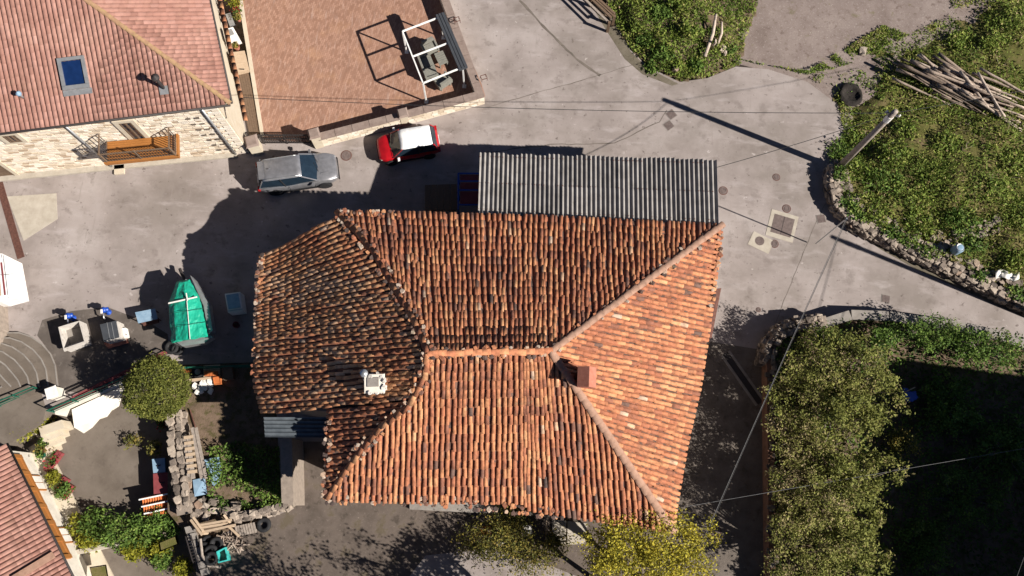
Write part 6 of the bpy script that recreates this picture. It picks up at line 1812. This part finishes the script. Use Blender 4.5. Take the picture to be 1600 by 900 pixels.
m = MB(); rock_into(m, P(1422, 620, .95), (.5, .7, .4), .5); rock_into(m, P(1414, 612, .9), (.4, .3, .25), .5); m.build('sack', M['blue'], bg)
m = MB(); m.tube([P(1408, 616, 1.0), P(1430, 605, 1.1)], .03, 6); m.build('stick', M['wood_pale'], bg)
# shrubs on the hillside and mound giving relief
hb = [(1350, 215, .5), (1340, 120, .35), (1385, 285, .75), (1430, 310, .7), (1370, 330, .6), (1500, 345, .6), (1460, 270, .7), (1540, 300, .75), (1420, 200, .5), (1580, 260, .6), (1480, 225, .5), (1590, 340, .6), (1560, 60, .6), (1590, 30, .9), (1510, 60, .5), (1440, 350, .5), (1350, 265, .6), (1400, 240, .6), (1520, 380, .5), (1590, 410, .5), (1320, 225, .4)]
HBL = ['bramble right of the utility pole, halfway up its shaft', 'bramble between the black ash pit and the gravel track', 'bramble above the bend of the stone wall', 'large bramble uphill of the middle of the stone wall', 'bramble touching the back of the stone wall near its bend', 'bramble just above the ruined row of stones', 'bramble in the centre of the hillside', 'bramble uphill of the ruined row of stones', 'bramble just below the left end of the log pile', 'bramble below the right end of the log pile', 'bramble below the middle of the log pile', 'bramble at the right edge above the plastic sheet', 'bramble above the log pile near the gravel track', 'big dark bramble in the top right corner', 'bramble above the left half of the log pile', 'small bramble between the wall and the ruined stone row', 'bramble at the foot of the utility pole', 'bramble right of the utility pole near its foot', 'small bramble beside the blue barrel', 'bramble uphill of the crumpled plastic sheet', 'small bramble left of the utility pole']
for k, (x, y, r) in enumerate(hb):
    p = P(x, y, .9); z = hill_z(p[0], p[1])
    bush('hillside_bramble', HBL[k], (p[0], p[1], z + r * .2), (r * 1.4, r * 1.2, r * .45), 60, 14, .17, random.choice(('weeds', 'grass', 'grass')), .07, stems=3, parent_group='brambles on the hillside', lump=.35)
MWL = ['weed clump at the left of the roadside mound', 'weed clump low on the road side of the mound', 'weed clump beside the white stone on the mound', 'weed clump left of the leaning dead trunk', 'weed clump at the foot of the leaning dead trunk', 'weed clump near the top of the photo on the mound', 'tall weed clump at the top edge of the mound', 'small weed clump beside the timber barrier', 'weed clump right of the splintered stump', 'small weed clump at the road edge of the mound']
for k, (x, y, r) in enumerate([(1010, 60, .4), (1035, 85, .45), (1060, 100, .4), (1075, 55, .5), (1090, 100, .4), (1030, 25, .5), (1060, 10, .6), (995, 45, .3), (1140, 75, .35), (1020, 100, .3)]):
    p = P(x, y, .4); z = mound_z(p[0], p[1])
    bush('mound_weed', MWL[k], (p[0], p[1], z + r * .3), (r * 1.2, r, r * .7), 50, 13, .12, random.choice(('weeds', 'grass')), .07, stems=3, parent_group='weeds on the roadside mound', lump=.35)

# ================================================================ TREES AT THE BOTTOM
def tree(name, label, base, h, crown_c, rad, k, per, spread, leaf, size, limbs=9, twigs=30):
    root = thing(name, label, 'tree', base)
    b = np.array(base, float); cc = np.array(crown_c, float)
    pts, t, cl = clump_points(cc, rad, k, per, spread, .55, -.5, .35)
    n = len(pts)
    if n: leaf_cloud('crown', pts, rng.uniform(size * .6, size * 1.3, n), t, M[leaf], root, flat=.25, aspect=.55)
    fork = b * .55 + cc * .45; fork[2] = b[2] + h * .38
    m = MB(); m.tube([b - (0, 0, .2), b * .6 + fork * .4 + (.05, .03, 0), fork], [.16, .12, .10], 10)
    m.build('trunk', M['bark'], root, smooth=True)
    lm = MB()
    for i in range(limbs):
        q = cl[i % len(cl)]
        mid = fork * .5 + q * .5 + rng.normal(size=3) * .15 + np.array([0, 0, .2])
        lm.tube([fork, mid, q], [.07, .045, .012], 7)
        for j in range(max(1, twigs // limbs)):
            s_ = mid * .5 + q * .5 if j % 2 else mid
            e = cl[(i * 7 + j * 3) % len(cl)]
            e = s_ + (e - s_) * min(1, 1.1 / (np.linalg.norm(e - s_) + .01))
            lm.tube([s_, s_ * .5 + e * .5 + rng.normal(size=3) * .08, e], [.025, .016, .005], 5)
    lm.build('limbs', M['bark'], root)
    return root
tree('yellow_tree', 'autumn yellow tree at the south-east corner of the farmhouse', P(1000, 905, 0), 4.2, P(1012, 858, 4.4), (2.9, 1.8, 1.4), 330, 36, .2, 'yellow', .065, 14, 60)
tree('small_tree', 'half bare olive tree left of the yellow tree', P(930, 910, 0), 3.4, P(945, 880, 2.6), (1.2, .9, .8), 110, 16, .16, 'autumn', .055, 9, 60)
for k, (x, y, h, rx, ry, rz, lab) in enumerate(((790, 835, 1.0, 1.7, 1.0, .9, 'straggly autumn shrub in front of the farmhouse wall'), (745, 855, .7, 1.1, .8, .6, 'straggly low shrub left of the white sack'), (830, 872, .9, 1.6, .9, .8, 'straggly green shrub below the white sack'), (800, 800, .9, .9, .5, .7, 'twiggy shrub touching the farmhouse eave'), (870, 845, .6, .7, .6, .5, 'thin dry shrub beside the concrete slabs'))):
    bush('straggly_shrub', lab, P(x, y, h), (rx, ry, rz), int(100 * rx * ry) + 24, 13, .2, 'autumn', .05, stems=34, lump=.4, surf=.5, zmin=-.3)
def bare_tree(label, base, h, spread, n1=8):
    root = thing('bare_tree', label, 'tree', base)
    b = np.array(base, float)
    m = MB(); m.tube([b, b + (.1, .1, h * .35)], [.2, .15], 10); m.build('trunk', M['bark'], root, smooth=True)
    lm = MB(); tips = []
    for i in range(n1):
        a = 6.28 * i / n1 + random.uniform(-.3, .3)
        q = b + np.array([math.cos(a) * spread * random.uniform(.5, 1), math.sin(a) * spread * random.uniform(.5, 1), h * random.uniform(.7, 1)])
        mid = b + (q - b) * .55 + np.array([0, 0, h * .06])
        lm.tube([b + (.1, .1, h * .33), mid, q], [.10, .06, .02], 7)
        for j in range(7):
            s_ = mid + (q - mid) * random.random(); e = s_ + np.array([random.gauss(0, .7), random.gauss(0, .7), random.uniform(.1, .9)])
            lm.tube([s_, (s_ + e) / 2 + rng.normal(size=3) * .1, e], [.03, .02, .006], 5); tips += [e, (s_ + e) / 2]
    lm.build('limbs', M['bark'], root)
    tips = np.array(tips); pts = np.repeat(tips, 40, 0) + rng.normal(size=(len(tips) * 40, 3)) * .22
    leaf_cloud('crown', pts, rng.uniform(.05, .10, len(pts)), rng.random(len(pts)), M['autumn'], root)
bare_tree('sparse tree with few leaves below the bottom edge', P(830, 965, 0), 6.0, 2.3, 9)
bare_tree('sparse tree below the bottom edge left of centre', P(610, 1010, 0), 6.0, 1.8, 7)
# things among the shrubs
for lab, pts, h, mat in (('white sack among the shrubs below the farmhouse', [(816, 822), (831, 820), (832, 834), (823, 838), (817, 832)], .8, 'white'), ('small white tray among the shrubs', [(775, 847), (790, 845), (791, 849), (777, 852)], .5, 'white'), ('yellow-green plastic tub by the farmhouse eave', [(814, 798), (820, 797), (821, 806), (816, 807)], .9, 'hedge'), ('orange brown board among the shrubs', [(748, 825), (765, 820), (768, 834), (752, 838)], .5, 'wood_orange')):
    root = thing('discarded_box', lab, 'box', P(*pts[0], 0))
    pc = PP(pts, h); m = MB(); m.prism([p + np.array([0, 0, random.uniform(-.04, .04)]) for p in pc], h - .35); m.build('body', M[mat], root)
    ctr = sum(pc) / len(pc)
    m = MB(); m.prism([p * .7 + ctr * .3 + (0, 0, .07) for p in pc], h + .02); m.build('flap', M[mat], root)
slb = thing('concrete_slabs', 'pale broken concrete slabs beside the farmhouse wall', 'slabs', P(900, 830, 0))
for pts in ([(862, 812), (885, 814), (884, 850), (864, 846)], [(887, 814), (918, 818), (914, 850), (886, 851)]):
    m = MB(); m.prism(PP(pts, .06), -.02); m.build('slab', M['concrete'], slb)
m = MB(); m.tube([P(853, 806, .9), P(854, 860, .3)], .05, 8); m.build('timber_post', M['wood_pale'], label='pale timber post leaning beside the concrete slabs', cat='post')
slab('pale_paving', PP([(640, 900), (665, 868), (760, 858), (850, 880), (900, 900), (900, 1000), (640, 1000)], .008), -.02, M['road'])

# ================================================================ HOUSE BEYOND THE FRAME whose shade falls on the garden
bh = thing('neighbour_house', 'tall plain house beyond the lower right edge', 'house', P(1850, 900, 0))
n0, n1, n2, n3 = P(1672, 752, 0), P(1990, 752, 0), P(1990, 1500, 0), P(1672, 1500, 0)
hgt = 9.0
m = MB(); m.prism([p + np.array([0, 0, hgt]) for p in (n0, n1, n2, n3)], -1.5); m.build('wall', M['plaster'], bh)
ra_, rb_ = (n0 + n1) / 2 + (0, .4, hgt + 2), (n3 + n2) / 2 + (0, -.4, hgt + 2)
ov = .35
m = MB()
a, b, c, d = n0 + (-ov, ov, hgt), n1 + (ov, ov, hgt), n2 + (ov, -ov, hgt), n3 + (-ov, -ov, hgt)
m.add([a, b, c, d, ra_, rb_], [(a_ for a_ in (0, 4, 5, 3))] if False else [(3, 5, 4, 0), (1, 4, 5, 2), (0, 4, 1), (2, 5, 3)]); m.build('roof', M['newtile'], bh)
for k in range(5):
    for z in (1.6, 4.6, 7.2):
        p = n0 + (n3 - n0) * (k + .7) / 6
        m = MB(); m.box((p[0] - .02, p[1], z), (.08, .9, 1.2)); w = m.build('window', M['wood_brown'], bh)
        m = MB(); m.box((p[0] - .05, p[1], z), (.06, .7, 1.0)); m.build('pane', M['glass'], w)
